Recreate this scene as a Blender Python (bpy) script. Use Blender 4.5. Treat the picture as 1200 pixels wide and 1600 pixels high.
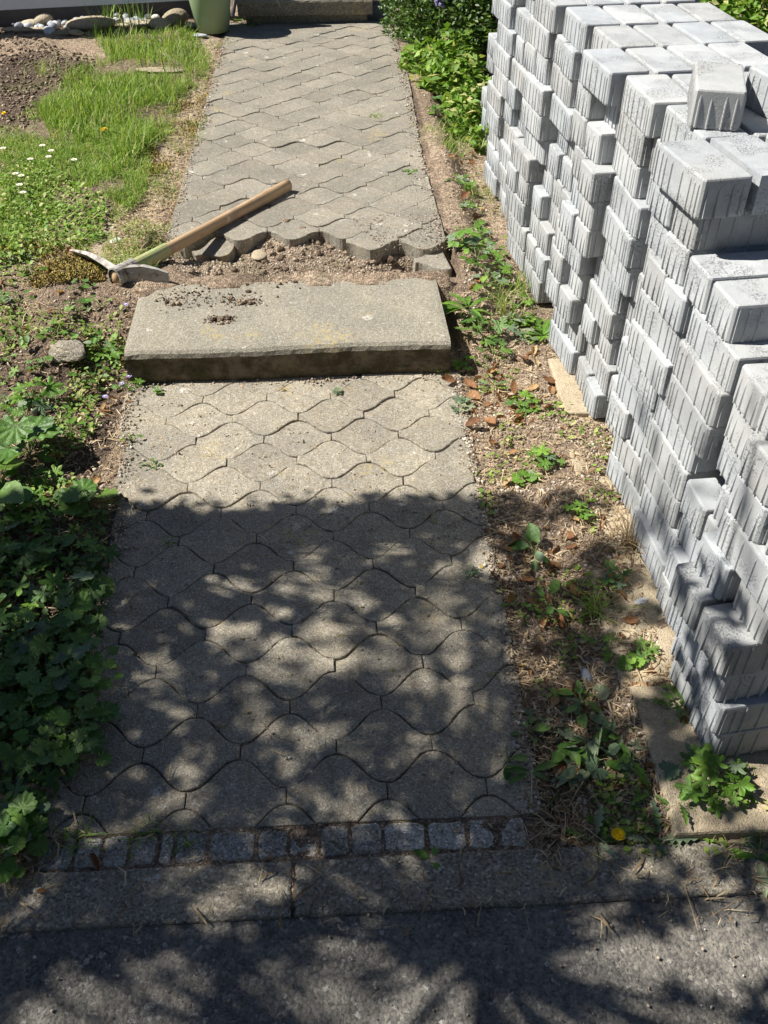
import bpy, math, random
import numpy as np
from mathutils import Vector, Matrix, Euler
for o in list(bpy.data.objects): bpy.data.objects.remove(o)
SC = bpy.context.scene; COL = SC.collection
R = math.radians; PI = math.pi
# ------------------------------------------------------------------ camera
CH, CP, CYAW, CF = 1.43, 41.0, 3.0, 1440.0
cam = bpy.data.cameras.new('camera'); co = bpy.data.objects.new('camera', cam); COL.objects.link(co)
cam.sensor_fit = 'HORIZONTAL'; cam.sensor_width = 36; cam.lens = CF/1200*36
cam.clip_start = .05; cam.clip_end = 300
co.location = (0, 0, CH); co.rotation_euler = (R(90-CP), 0, R(-CYAW))
SC.camera = co
# ------------------------------------------------------------------ light
SUN = Vector((-.640, .085, .763)).normalized()
w = bpy.data.worlds.new('World'); SC.world = w; w.use_nodes = True
nt = w.node_tree; bg = nt.nodes['Background']; sk = nt.nodes.new('ShaderNodeTexSky')
sk.sky_type = 'NISHITA'; sk.sun_disc = False
sk.sun_elevation = math.asin(SUN.z); sk.sun_rotation = math.atan2(SUN.x, SUN.y)
sk.altitude = 400; sk.ozone_density = 1.2; sk.dust_density = .5; sk.air_density = .65
nt.links.new(sk.outputs[0], bg.inputs[0]); bg.inputs[1].default_value = .05
sl = bpy.data.lights.new('sun', 'SUN'); sl.energy = 5.0; sl.angle = R(.53); sl.color = (1, .955, .87)
so = bpy.data.objects.new('sun', sl); COL.objects.link(so)
so.rotation_euler = SUN.to_track_quat('Z', 'Y').to_euler()
vs = SC.view_settings; vs.view_transform = 'Standard'; vs.look = 'None'; vs.exposure = .84; vs.gamma = 1; vs.use_curve_mapping = False
# ------------------------------------------------------------------ helpers
_p, _y = R(CP), R(CYAW)
FW = np.array([math.sin(_y)*math.cos(_p), math.cos(_y)*math.cos(_p), -math.sin(_p)])
RT = np.array([math.cos(_y), -math.sin(_y), 0]); DN = np.cross(FW, RT)
def at(x, y, z=0.):                       # the place on a level z that the photograph shows at pixel x, y
    d = FW + RT*(x-600)/CF + DN*(y-800)/CF
    t = (z-CH)/d[2]
    return float(d[0]*t), float(d[1]*t)
def pix(X, Y, Z):
    v = np.stack([X, Y, Z-CH], -1); d = v@FW
    return 600+CF*(v@RT)/d, 800+CF*(v@DN)/d
def inpoly(px, py, poly):
    c = np.zeros(px.shape, bool); n = len(poly); j = n-1
    for i in range(n):
        xi, yi = poly[i]; xj, yj = poly[j]
        c ^= ((yi > py) != (yj > py)) & (px < (xj-xi)*(py-yi)/((yj-yi) or 1e-9)+xi)
        j = i
    return c
def sstep(a, b, x):
    t = np.clip((x-a)/(b-a), 0, 1); return t*t*(3-2*t)
_rs = np.random.RandomState(4); _T = _rs.rand(256, 256)
def vn(x, y):
    xi = np.floor(x).astype(int); yi = np.floor(y).astype(int); fx = x-xi; fy = y-yi
    fx = fx*fx*(3-2*fx); fy = fy*fy*(3-2*fy)
    g = lambda a, b: _T[a & 255, b & 255]
    return (g(xi, yi)*(1-fx)+g(xi+1, yi)*fx)*(1-fy)+(g(xi, yi+1)*(1-fx)+g(xi+1, yi+1)*fx)*fy*1.
def fbm(x, y, s, o=4):
    r = 0; a = .5
    for k in range(o):
        r = r+a*(vn(x*s+k*17.3, y*s+k*9.1)-.5); s *= 2.03; a *= .5
    return r
def tag(o, label=None, cat=None, group=None, kind=None):
    if label: o['label'] = label
    if cat: o['category'] = cat
    if group: o['group'] = group
    if kind: o['kind'] = kind
    return o
def empty(name, loc=(0, 0, 0), rz=0, rot=None):
    o = bpy.data.objects.new(name, None); COL.objects.link(o); o.location = loc
    o.rotation_euler = rot if rot else (0, 0, rz); o.empty_display_size = .05
    return o
def link(name, me, parent=None, loc=(0, 0, 0), rot=(0, 0, 0), sc=(1, 1, 1)):
    o = bpy.data.objects.new(name, me); COL.objects.link(o)
    if parent: o.parent = parent
    o.location = loc; o.rotation_euler = rot; o.scale = sc
    return o
def mesh(name, V, F, mat, smooth=False):
    me = bpy.data.meshes.new(name); me.from_pydata([tuple(v) for v in V], [], [tuple(f) for f in F]); me.validate()
    me.materials.append(mat)
    if smooth: me.polygons.foreach_set('use_smooth', [True]*len(me.polygons))
    me.update(); return me
def fast(name, V, F, mat, col=None, smooth=False):       # V (n,3), F (m,k)
    V = np.asarray(V, np.float32); F = np.asarray(F, np.int32); m, k = F.shape
    me = bpy.data.meshes.new(name); me.vertices.add(len(V)); me.vertices.foreach_set('co', V.ravel())
    me.loops.add(m*k); me.loops.foreach_set('vertex_index', F.ravel()); me.polygons.add(m)
    me.polygons.foreach_set('loop_start', np.arange(0, m*k, k)); me.polygons.foreach_set('loop_total', np.full(m, k))
    if col is not None:
        a = me.attributes.new('tint', 'FLOAT', 'POINT'); a.data.foreach_set('value', np.asarray(col, np.float32))
    me.materials.append(mat); me.update(calc_edges=True); me.validate()
    if smooth: me.polygons.foreach_set('use_smooth', np.ones(m, bool))
    return me
class MB:
    def __init__(s): s.V = []; s.F = []
    def add(s, V, F, M=None):
        b = len(s.V)
        for v in V:
            v = Vector(v)
            s.V.append(M@v if M else v)
        s.F += [tuple(i+b for i in f) for f in F]
    def box(s, x0, x1, y0, y1, z0, z1, M=None):
        s.add([(x0, y0, z0), (x1, y0, z0), (x1, y1, z0), (x0, y1, z0), (x0, y0, z1), (x1, y0, z1), (x1, y1, z1), (x0, y1, z1)],
              [(3, 2, 1, 0), (4, 5, 6, 7), (0, 1, 5, 4), (1, 2, 6, 5), (2, 3, 7, 6), (3, 0, 4, 7)], M)
    def tube(s, pts, rad, n=6, cap=True):
        pts = [Vector(p) for p in pts]; b = len(s.V)
        for i, p in enumerate(pts):
            d = (pts[min(i+1, len(pts)-1)]-pts[max(i-1, 0)]).normalized()
            u = d.cross(Vector((0, 0, 1)));
            if u.length < .05: u = d.cross(Vector((1, 0, 0)))
            u.normalize(); v = d.cross(u); r = rad[i] if hasattr(rad, '__len__') else rad
            for k in range(n):
                a = 2*PI*k/n; s.V.append(p+(u*math.cos(a)+v*math.sin(a))*r)
        for i in range(len(pts)-1):
            for k in range(n):
                a = b+i*n+k; c = b+i*n+(k+1) % n; s.F.append((a, c, c+n, a+n))
        if cap:
            s.F.append(tuple(b+k for k in range(n))); e = b+(len(pts)-1)*n; s.F.append(tuple(e+k for k in reversed(range(n))))
    def me(s, name, mat, smooth=False): return mesh(name, s.V, s.F, mat, smooth)
# ------------------------------------------------------------------ materials
class NT:
    def __init__(s, name, rough=.85, spec=.3):
        s.m = bpy.data.materials.new(name); s.m.use_nodes = True; s.n = s.m.node_tree.nodes; s.l = s.m.node_tree.links
        s.b = s.n['Principled BSDF']; s.b.inputs['Roughness'].default_value = rough; s.b.inputs['Specular IOR Level'].default_value = spec
        s.h = None
    def node(s, t, **k):
        n = s.n.new(t)
        for a, v in k.items():
            if a in n.inputs.keys(): n.inputs[a].default_value = v
            else: setattr(n, a, v)
        return n
    def pos(s, obj=False):
        if obj: return s.node('ShaderNodeTexCoord').outputs['Object']
        return s.node('ShaderNodeNewGeometry').outputs['Position']
    def noise(s, vec, scale, detail=3, rough=.5, dist=0):
        n = s.node('ShaderNodeTexNoise'); n.inputs['Scale'].default_value = scale; n.inputs['Detail'].default_value = detail
        n.inputs['Roughness'].default_value = rough; n.inputs['Distortion'].default_value = dist
        s.l.new(vec, n.inputs['Vector']); return n.outputs['Fac']
    def voro(s, vec, scale, out='Distance', feat='F1'):
        n = s.node('ShaderNodeTexVoronoi'); n.feature = feat; n.inputs['Scale'].default_value = scale; s.l.new(vec, n.inputs['Vector']); return n.outputs[out]
    def ramp(s, fac, stops, const=False):
        n = s.node('ShaderNodeValToRGB'); r = n.color_ramp
        if const: r.interpolation = 'CONSTANT'
        while len(r.elements) < len(stops): r.elements.new(.5)
        for e, (p, c) in zip(r.elements, stops):
            e.position = p
            if not hasattr(c, '__len__'): c = (c, c, c)
            e.color = (*c, 1)
        s.l.new(fac, n.inputs[0]); return n.outputs[0]
    def mix(s, f, a, b, mode='MIX'):
        n = s.node('ShaderNodeMix'); n.data_type = 'RGBA'; n.blend_type = mode
        for v, i in ((f, 0), (a, 6), (b, 7)):
            if hasattr(v, 'is_linked'): s.l.new(v, n.inputs[i])
            elif i == 0: n.inputs[0].default_value = v
            else: n.inputs[i].default_value = (*v, 1)
        return n.outputs[2]
    def math(s, op, a, b=0.):
        n = s.node('ShaderNodeMath'); n.operation = op
        for v, i in ((a, 0), (b, 1)):
            if hasattr(v, 'is_linked'): s.l.new(v, n.inputs[i])
            else: n.inputs[i].default_value = v
        return n.outputs[0]
    def rnd(s): return s.node('ShaderNodeObjectInfo').outputs['Random']
    def tint(s):
        n = s.node('ShaderNodeAttribute'); n.attribute_name = 'tint'; return n.outputs['Fac']
    def bump(s, h, dist, strength=1.):
        n = s.node('ShaderNodeBump'); n.inputs['Distance'].default_value = dist; n.inputs['Strength'].default_value = strength
        s.l.new(h, n.inputs['Height'])
        if s.h: s.l.new(s.h, n.inputs['Normal'])
        s.h = n.outputs[0]; s.l.new(s.h, s.b.inputs['Normal'])
    def color(s, c):
        if hasattr(c, 'is_linked'): s.l.new(c, s.b.inputs['Base Color'])
        else: s.b.inputs['Base Color'].default_value = (*c, 1)
        return s.m
def m_concrete(name, c1, c2, grain=.5, gs=330, stain=(.25, .20, .13), stain_amt=.5, yel=True, var=.11):
    t = NT(name, .9, .25); P = t.pos()
    big = t.noise(P, 7, 5, .6); c = t.mix(t.ramp(big, [(.35, 0), (.65, 1)]), c1, c2)
    n2 = t.noise(P, 38, 4, .65); c = t.mix(t.ramp(n2, [(.45, 0), (.7, stain_amt)]), c, stain)
    g = t.voro(P, gs, 'Color'); gg = t.node('ShaderNodeSeparateColor'); t.l.new(g, gg.inputs[0])
    gr = t.ramp(gg.outputs[0], [(0, 1-grain*.75), (.3, 1-grain*.25), (.6, 1.), (.88, 1+grain*.3), (1, 1.+grain*1.2)])
    c = t.mix(1., c, gr, 'MULTIPLY')
    if yel:
        b = t.noise(P, 4.3, 3, .6); b2 = t.math('MULTIPLY', t.ramp(b, [(.62, 0), (.68, 1)]), t.ramp(t.noise(P, 60, 3), [(.45, 0), (.6, .6)]))
        c = t.mix(b2, c, (.45, .36, .17))
        b3 = t.math('MULTIPLY', t.ramp(t.noise(P, 19, 2, .4), [(.70, 0), (.73, 1)]), t.ramp(t.noise(P, 130, 2), [(.4, 0), (.5, .8)]))
        c = t.mix(b3, c, (.55, .53, .48))
    r = t.ramp(t.rnd(), [(0, 1-var), (1, 1+var)]); c = t.mix(1., c, r, 'MULTIPLY')
    t.bump(t.noise(P, 260, 3, .7), .0035, .8); t.bump(t.voro(P, gs), .0018, .7); t.bump(n2, .006, .5)
    return t.color(c)
M = {}
M['paver'] = m_concrete('weathered_paver_concrete', (.37, .33, .26), (.275, .255, .215))
M['paver2'] = m_concrete('upper_paver_concrete', (.31, .282, .232), (.235, .222, .19), grain=.5)
M['slab'] = m_concrete('step_concrete', (.34, .312, .25), (.275, .258, .215), grain=.55, gs=380, stain_amt=.3)
M['kerb'] = m_concrete('kerb_concrete', (.33, .295, .235), (.24, .22, .185), grain=.7, gs=260)
M['sandslab'] = m_concrete('dusty_slab_concrete', (.50, .42, .30), (.42, .345, .24), grain=.25, yel=False)
M['granite'] = m_concrete('granite', (.32, .30, .27), (.40, .385, .355), grain=.7, gs=300, yel=False, var=.25)
def m_block():
    t = NT('new_grey_concrete', .85, .3); P = t.pos(); O = t.pos(True)
    c = t.mix(t.ramp(t.noise(P, 14, 4, .6), [(.35, 0), (.68, 1)]), (.345, .356, .367), (.43, .44, .445))
    c = t.mix(t.ramp(t.noise(P, 30, 3, .6), [(.55, 0), (.75, .35)]), c, (.50, .51, .51))
    g = t.ramp(t.noise(P, 420, 2, .6), [(.3, .86), (.5, 1), (.7, 1.08)]); c = t.mix(1., c, g, 'MULTIPLY')
    c = t.mix(1., c, t.ramp(t.rnd(), [(0, .84), (.3, (.98, .97, .95)), (.6, (.96, .99, 1.02)), (1, 1.12)]), 'MULTIPLY')
    c = t.mix(t.ramp(t.noise(P, 5, 4, .6), [(.5, 0), (.72, .35)]), c, (.40, .385, .35))
    pit = t.math('MULTIPLY', t.ramp(t.noise(P, 13, 2), [(.48, 0), (.62, 1)]), t.ramp(t.noise(P, 240, 3, .7), [(.33, 1), (.47, 0)]))
    c = t.mix(t.math('MULTIPLY', pit, .40), c, (.22, .23, .24))
    t.bump(t.noise(P, 330, 3, .7), .0010, .6); t.bump(pit, -.0022, .9)
    return t.color(c)
M['block'] = m_block()
def m_asphalt():
    t = NT('asphalt', .85, .35); P = t.pos()
    wn = t.node('ShaderNodeTexNoise'); wn.inputs['Scale'].default_value = 160; t.l.new(P, wn.inputs['Vector'])
    Q = t.node('ShaderNodeMix'); Q.data_type = 'VECTOR'; Q.inputs[0].default_value = .006; t.l.new(P, Q.inputs[4]); t.l.new(wn.outputs['Color'], Q.inputs[5]); Q = Q.outputs[1]
    g = t.voro(Q, 150, 'Color'); s = t.node('ShaderNodeSeparateColor'); t.l.new(g, s.inputs[0])
    c = t.ramp(s.outputs[0], [(0, (.12, .112, .105)), (.4, (.165, .155, .14)), (.8, (.21, .195, .172)), (.95, (.27, .25, .22)), (1, (.46, .44, .40))])
    c = t.mix(t.ramp(t.noise(Q, 190, 4, .7), [(.38, .85), (.56, 0)]), c, (.05, .048, .047))
    c = t.mix(1., c, t.ramp(t.noise(P, 5, 4), [(.3, .75), (.7, 1.2)]), 'MULTIPLY')
    d = t.math('MULTIPLY', t.ramp(t.noise(P, 9, 5, .7), [(.40, 0), (.7, .7)]), t.ramp(t.noise(P, 120, 3), [(.35, 0), (.6, 1)]))
    c = t.mix(d, c, (.34, .31, .26))
    t.bump(t.voro(Q, 150), -.0022, .8); t.bump(t.noise(P, 240, 4, .7), .004, .9); t.bump(t.noise(P, 25, 3), .01, .4)
    return t.color(c)
M['asphalt'] = m_asphalt()
def m_soil():
    t = NT('soil', .95, .15); P = t.pos(); T = t.tint()     # tint: 0 dark humus, .5 dry brown, 1 pale straw litter / gravel
    base = t.ramp(T, [(0, (.11, .08, .06)), (.35, (.23, .17, .125)), (.6, (.38, .29, .21)), (1, (.52, .42, .31))])
    n = t.noise(P, 60, 5, .7); c = t.mix(1., base, t.ramp(n, [(.3, .45), (.5, .95), (.72, 1.35)]), 'MULTIPLY')
    g = t.voro(P, 210, 'Color'); s = t.node('ShaderNodeSeparateColor'); t.l.new(g, s.inputs[0])
    c = t.mix(1., c, t.ramp(s.outputs[0], [(0, .55), (.5, 1), (.9, 1.25), (1, 1.9)]), 'MULTIPLY')
    mo = t.math('MULTIPLY', t.ramp(t.noise(P, 3.4, 4, .6), [(.56, 0), (.66, .6)]), t.ramp(t.noise(P, 90, 3), [(.42, 0), (.6, 1)]))
    c = t.mix(mo, c, (.13, .16, .04))
    t.bump(t.noise(P, 45, 5, .75), .02, .8); t.bump(t.voro(P, 210), .005, .9)
    return t.color(c)
M['soil'] = m_soil()
def m_tinted(name, stops, rough=.9, bump=None, trans=0, spec=.3, usernd=False):
    t = NT(name, rough, spec); c = t.ramp(t.rnd() if usernd else t.tint(), stops)
    P = t.pos()
    c = t.mix(1., c, t.ramp(t.noise(P, 55, 3), [(.3, .78), (.7, 1.2)]), 'MULTIPLY')
    if bump: t.bump(t.noise(P, bump[0], 4, .65), bump[1], 1.)
    m = t.color(c)
    if trans:
        tr = t.node('ShaderNodeBsdfTranslucent'); t.l.new(t.mix(1., c, (1.5, 1.5, .7), 'MULTIPLY'), tr.inputs[0])
        mx = t.node('ShaderNodeMixShader'); mx.inputs[0].default_value = trans
        t.l.new(t.b.outputs[0], mx.inputs[1]); t.l.new(tr.outputs[0], mx.inputs[2]); t.l.new(mx.outputs[0], t.n['Material Output'].inputs[0])
    return m
M['gravel'] = m_tinted('gravel', [(0, (.16, .12, .09)), (.4, (.31, .245, .18)), (.8, (.42, .35, .27)), (1, (.58, .54, .47))], .9)
M['litter'] = m_tinted('dry_litter', [(0, (.16, .09, .05)), (.5, (.38, .28, .16)), (1, (.60, .50, .34))], .85, trans=.15)
M['moss'] = m_tinted('moss', [(0, (.16, .15, .04)), (.5, (.30, .24, .07)), (1, (.42, .30, .10))], .95)
M['grass'] = m_tinted('grass', [(0, (.11, .21, .03)), (.5, (.19, .32, .05)), (.8, (.30, .40, .09)), (1, (.52, .46, .24))], .55, trans=.3, spec=.3)
M['bush'] = m_tinted('shrub_leaf', [(0, (.03, .07, .012)), (.6, (.07, .13, .02)), (1, (.16, .24, .04))], .45, trans=.2, spec=.45)
M['canopy'] = m_tinted('tree_leaf', [(0, (.04, .08, .02)), (1, (.07, .13, .03))], .5, trans=.05)
M['leafA'] = m_tinted('fresh_leaf', [(0, (.08, .18, .02)), (.5, (.12, .24, .03)), (1, (.19, .33, .045))], .48, (70, .003), trans=.25, spec=.4, usernd=True)
M['leafB'] = m_tinted('dark_leaf', [(0, (.055, .13, .022)), (.5, (.085, .18, .03)), (1, (.15, .25, .045))], .45, (60, .004), trans=.2, spec=.45, usernd=True)
M['leafC'] = m_tinted('wilted_leaf', [(0, (.09, .15, .08)), (.6, (.17, .23, .14)), (1, (.30, .33, .20))], .6, (60, .004), trans=.15, usernd=True)
M['dead'] = m_tinted('dead_leaf', [(0, (.16, .075, .035)), (.5, (.30, .15, .07)), (.85, (.42, .25, .12)), (1, (.55, .42, .24))], .7, (50, .006), trans=.2, usernd=True)
M['stem'] = m_tinted('stem', [(0, (.16, .24, .06)), (1, (.26, .28, .12))], .6, usernd=True)
M['pebble'] = m_tinted('river_pebble', [(0, (.22, .24, .28)), (.4, (.38, .41, .45)), (.8, (.55, .57, .60)), (1, (.68, .66, .62))], .75, (120, .002), usernd=True)
M['stone'] = m_tinted('field_stone', [(0, (.26, .22, .15)), (.5, (.38, .32, .22)), (1, (.48, .42, .33))], .85, (50, .01), usernd=True)
def m_plain(name, c, rough=.6, spec=.4, metal=0, ns=30, amt=.2, bump=0, c2=None):
    t = NT(name, rough, spec); P = t.pos(); t.b.inputs['Metallic'].default_value = metal
    n = t.noise(P, ns, 4, .6)
    cc = t.mix(1., c, t.ramp(n, [(.3, 1-amt), (.7, 1+amt)]), 'MULTIPLY')
    if c2: cc = t.mix(t.ramp(t.noise(P, ns*1.7, 4, .65), [(.48, 0), (.62, 1)]), cc, c2)
    if bump: t.bump(t.noise(P, ns*6, 3), bump, 1.)
    return t.color(cc)
M['pot'] = m_plain('sage_green_pot', (.27, .35, .20), .5, .4, 0, 9, .06)
M['siding'] = m_plain('painted_siding', (.78, .81, .87), .6, .3, 0, 6, .07)
M['darkgap'] = m_plain('dark_plinth', (.035, .035, .04), .9)  # near black for the shade below the boards, and for potting soil
M['steel'] = m_plain('worn_tool_steel', (.37, .355, .33), .6, .35, .0, 22, .25, .0008, (.17, .14, .11))
M['lime'] = m_plain('green_paint', (.34, .40, .17), .6, .4, 0, 30, .2, 0, (.44, .33, .19))
M['white'] = m_plain('petal_white', (.80, .80, .76), .6)
M['yellow'] = m_plain('petal_yellow', (.85, .60, .01), .6, .3, 0, 200, .1)
M['violet'] = m_plain('petal_violet', (.34, .28, .58), .6)
M['red'] = m_plain('petal_red', (.60, .10, .05), .6)
M['bark'] = m_plain('bark', (.11, .08, .055), .9, .2, 0, 25, .35, .006)
M['hosem'] = m_plain('black_rubber', (.02, .02, .025), .5)
def m_wood():
    t = NT('ash_handle', .6, .35); O = t.pos(True)
    mp = t.node('ShaderNodeMapping'); mp.inputs['Scale'].default_value = (60, 60, 3.); t.l.new(O, mp.inputs[0])
    c = t.ramp(t.noise(mp.outputs[0], 1.6, 5, .65, .6), [(.25, (.22, .13, .07)), (.45, (.42, .28, .16)), (.7, (.55, .39, .24))])
    c = t.mix(t.ramp(t.noise(O, 16, 4), [(.5, 0), (.7, .6)]), c, (.27, .20, .14)); c = t.mix(t.ramp(t.noise(O, 7, 3), [(.64, 0), (.67, .8)]), c, (.62, .55, .44))
    t.bump(t.noise(mp.outputs[0], 3, 3), .001, 1.); return t.color(c)
M['wood'] = m_wood()
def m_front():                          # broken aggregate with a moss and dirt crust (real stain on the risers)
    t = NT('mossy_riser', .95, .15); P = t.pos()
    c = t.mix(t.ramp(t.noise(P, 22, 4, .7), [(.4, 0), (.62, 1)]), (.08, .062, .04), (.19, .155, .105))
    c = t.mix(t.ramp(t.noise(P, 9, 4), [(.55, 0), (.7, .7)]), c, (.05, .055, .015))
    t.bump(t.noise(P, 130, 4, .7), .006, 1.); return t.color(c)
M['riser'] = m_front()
# ------------------------------------------------------------------ ground
Z2 = .10                                   # level of the upper path
def base_z(X, Y):
    s = sstep(2.15, 2.75, Y)
    rf = 1-.62*sstep(.42, .60, X)
    z = s*Z2*rf
    return z
def ground_z(X, Y):
    X = np.asarray(X, float); Y = np.asarray(Y, float)
    z = base_z(X, Y)
    # bare soil relief
    side = np.maximum(sstep(.36, .46, X), sstep(-.57, -.68, X))
    z = z-.008+side*(fbm(X, Y, 6, 5)*.05+.002)
    left = sstep(-.6, -.9, X); z = z+left*.02*(1+fbm(X, Y, 2.2, 3)*2)
    # flat below the block pile, its slabs
    pile = sstep(.44, .54, X)*sstep(1.25, 1.15, X)*sstep(.74, .82, Y)
    z = z*(1-pile)+(.016+.022*fbm(X, Y, 9, 5))*pile
    # beneath path, kerb and street
    inp = (X > -.60) & (X < .385)
    near = inp & (Y > .78) & (Y < 2.28)
    z = np.where(near, np.minimum(-.0062+.007*fbm(X, Y, 25, 3), -.0045), z)
    z = np.where((Y < .70), np.minimum(z, -.012), z); z = np.where((Y >= .70) & (Y < .845) & (X > -.62) & (X < .33), -.0025+.008*fbm(X, Y, 30, 3), z)
    z = np.where((Y >= .70) & (Y < .785) & ((X <= -.62) | (X >= .33)), np.minimum(z, -.004+.02*fbm(X, Y, 12, 3)), z)
    far = (X > -.62) & (X < .40) & (Y >= 2.97+.0*X)
    z = np.where(far, np.minimum(Z2-.009+.007*fbm(X, Y, 25, 3), Z2-.006), z)
    z = np.where((X > -.55) & (X < .338) & (Y >= 2.28) & (Y < 2.60), 0.0, z)
    ex = (X > -.64) & (X < .385) & (Y >= 2.60) & (Y < 3.0)
    e = .058+.035*fbm(X, Y, 5, 3)*2+.02*fbm(X, Y, 22, 4)+.026*sstep(2.74, 2.62, Y)
    e = e-.045*np.exp(-((X+.42)/.13)**2-((Y-2.93)/.06)**2)-.045*np.exp(-((X-.23)/.05)**2-((Y-2.80)/.05)**2)
    z = np.where(ex, np.minimum(e, Z2-.012), z)
    sl = (X > -.55) & (X < .338) & (Y >= 2.585) & (Y < 2.66)
    z = np.where(sl, Z2-.004+.016*sstep(2.58, 2.66, Y)+.05*fbm(X, Y, 14, 5), z)
    md = Z2+.016-((X+.61)/.17)**2*.032-((Y-2.66)/.17)**2*.032+.03*fbm(X, Y, 12, 5)
    z = np.where((X < -.38) & (Y > 2.3) & (Y < 2.86) & (md > z), md, z)
    return z
def gz(x, y): return float(ground_z(np.array([x]), np.array([y]))[0])
x0, x1, y0, y1, st = -2.5, 2.9, .30, 6.9, .0125
gx = np.arange(x0, x1, st); gy = np.arange(y0, y1, st); GX, GY = np.meshgrid(gx, gy)
GZ = ground_z(GX, GY)
PX, PY = pix(GX, GY, GZ)
tint = .42+.5*fbm(GX, GY, 1.7, 4)
strip = (GX > .38) & (GX < .75)
tint = np.where(strip, .52+.7*fbm(GX, GY, 2.6, 4)+.1*sstep(1.6, 2.2, GY), tint)
tint = np.where((GX < -.5) & (GY < 2.35), .12+.5*fbm(GX, GY, 5, 3), tint)
sandy = inpoly(PX, PY, [(160, 90), (330, 60), (380, 60), (250, 380), (190, 420), (130, 400), (250, 240), (330, 100)])
tint = np.where(sandy, .95+.4*fbm(GX, GY, 6, 3), tint)
turned = inpoly(PX, PY, [(0, 88), (60, 75), (150, 95), (135, 140), (60, 190), (0, 200)])
tint = np.where(turned, .10+.4*fbm(GX, GY, 6, 3), tint)
tint = np.where(inpoly(PX, PY, [(0, 55), (140, 50), (190, 70), (150, 100), (60, 80), (0, 90)]), .62, tint)
tint = np.where((GX > -.64) & (GX < .41) & (GY >= 2.58) & (GY < 3.02), .50+1.1*fbm(GX, GY, 5, 3), tint)
tint = np.where((GX > -.60) & (GX < .385) & ((GY < 2.3) | (GY > 3.02)), .45+.8*fbm(GX, GY, 8, 3), tint)
tint = np.clip(tint, 0, 1)
ny, nx = GX.shape; idx = np.arange(ny*nx).reshape(ny, nx)
F = np.stack([idx[:-1, :-1], idx[:-1, 1:], idx[1:, 1:], idx[1:, :-1]], -1).reshape(-1, 4)
g = link('ground', fast('ground', np.stack([GX, GY, GZ], -1).reshape(-1, 3), F, M['soil'], tint.ravel(), True)); tag(g, kind='structure')
# wide terrain beyond, in four sheets butting on the detailed one
V = []; Fq = []
xs = [-60, x0+.01, gx[-1]-.01, 60]; ys = [-60, y0+.0, gy[-1]-.01, 90]
for j in range(3):
    for i in range(3):
        if i == 1 and j == 1: continue
        if j == 0: continue
        b = len(V); zz = -.03 if j == 0 else .035
        for (a, c) in ((xs[i], ys[j]), (xs[i+1], ys[j]), (xs[i+1], ys[j+1]), (xs[i], ys[j+1])): V.append((a, c, zz))
        Fq.append((b, b+1, b+2, b+3))
o = link('terrain', fast('terrain', V, Fq, M['soil'], np.full(len(V), .3))); tag(o, kind='structure')
# ------------------------------------------------------------------ street and kerb
YK0, YK1, YC1 = .682, .779, .838          # kerb front, kerb back, cobble back
nxs, nys = 300, 60
ax = np.concatenate([[-60, -10], np.linspace(-1.5, 1.8, nxs), [10, 60]]); ay = np.concatenate([[-60, -5, -1], np.linspace(.2, YK0-.001, nys)])
AX, AY = np.meshgrid(ax, ay); AZ = .002*fbm(AX, AY, 30, 3)*2+.003*fbm(AX, AY, 4, 2)-.004
AZ = np.where(np.abs(AX) > 5, -.004, AZ)
ii = np.arange(AX.size).reshape(AX.shape)
F = np.stack([ii[:-1, :-1], ii[:-1, 1:], ii[1:, 1:], ii[1:, :-1]], -1).reshape(-1, 4)
o = link('street', fast('street', np.stack([AX, AY, AZ], -1).reshape(-1, 3), F, M['asphalt'], None, True)); tag(o, kind='structure')
rnd = random.Random(7)
def stone_slab(x0, x1, y0, y1, h, mat, ch=.004, jag=.0, name='slab', n=1, seed=0):   # chamfered slab, local origin at its centre, top at z = 0
    rr = random.Random(seed)
    pts = []
    for (a, b, c, d) in ((x0, y0, x1, y0), (x1, y0, x1, y1), (x1, y1, x0, y1), (x0, y1, x0, y0)):
        for k in range(n):
            t = k/n; pts.append((a+(c-a)*t+(rr.uniform(-jag, jag) if n > 1 or jag else 0), b+(d-b)*t+rr.uniform(-jag, jag)))
    return prism(pts, h, mat, ch, name, rr, jag)
def prism(pts, h, mat, ch, name, rr=None, jag=0, inset=0):
    n = len(pts); P = [Vector((p[0], p[1], 0)) for p in pts]
    nrm = []
    for i in range(n):
        a = (P[i]-P[i-1]); b = (P[(i+1) % n]-P[i])
        na = Vector((a.y, -a.x, 0)); nb = Vector((b.y, -b.x, 0))
        if na.length > 0: na.normalize()
        if nb.length > 0: nb.normalize()
        m = na+nb
        if m.length < .3: m = nb
        m.normalize(); nrm.append(m)
    V = []
    rings = [(-inset, -h), (-inset, -ch), (-inset-ch*.3, -ch*.3), (-inset-ch, 0)]
    for off, z in rings:
        for i in range(n):
            p = P[i]+nrm[i]*off; V.append((p.x, p.y, z+((rr.uniform(-jag, jag)*.3) if rr and z == 0 else 0)))
    F = []
    for r in range(3):
        for i in range(n):
            j = (i+1) % n; F.append((r*n+i, r*n+j, (r+1)*n+j, (r+1)*n+i))
    F.append(tuple(3*n+i for i in range(n)))
    return mesh(name, V, F, mat)
kerb = empty('kerb'); tag(kerb, kind='structure')
xk = [-2.1, -1.11, at(458, 1390)[0], .89, 1.88]
for i in range(len(xk)-1):
    link('kerb_stone', stone_slab(xk[i]+.003, xk[i+1]-.003, YK0, YK1-.002, .1, M['kerb'], .005, .0012, 'kerb_stone', 24, i), kerb, (0, 0, .001+.002*rnd.random()))
cr = empty('cobble_row'); tag(cr, kind='structure')
cx = [60, 118, 160, 203, 247, 272, 325, 400, 451, 499, 548, 600, 668, 733, 781, 830]
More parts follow.
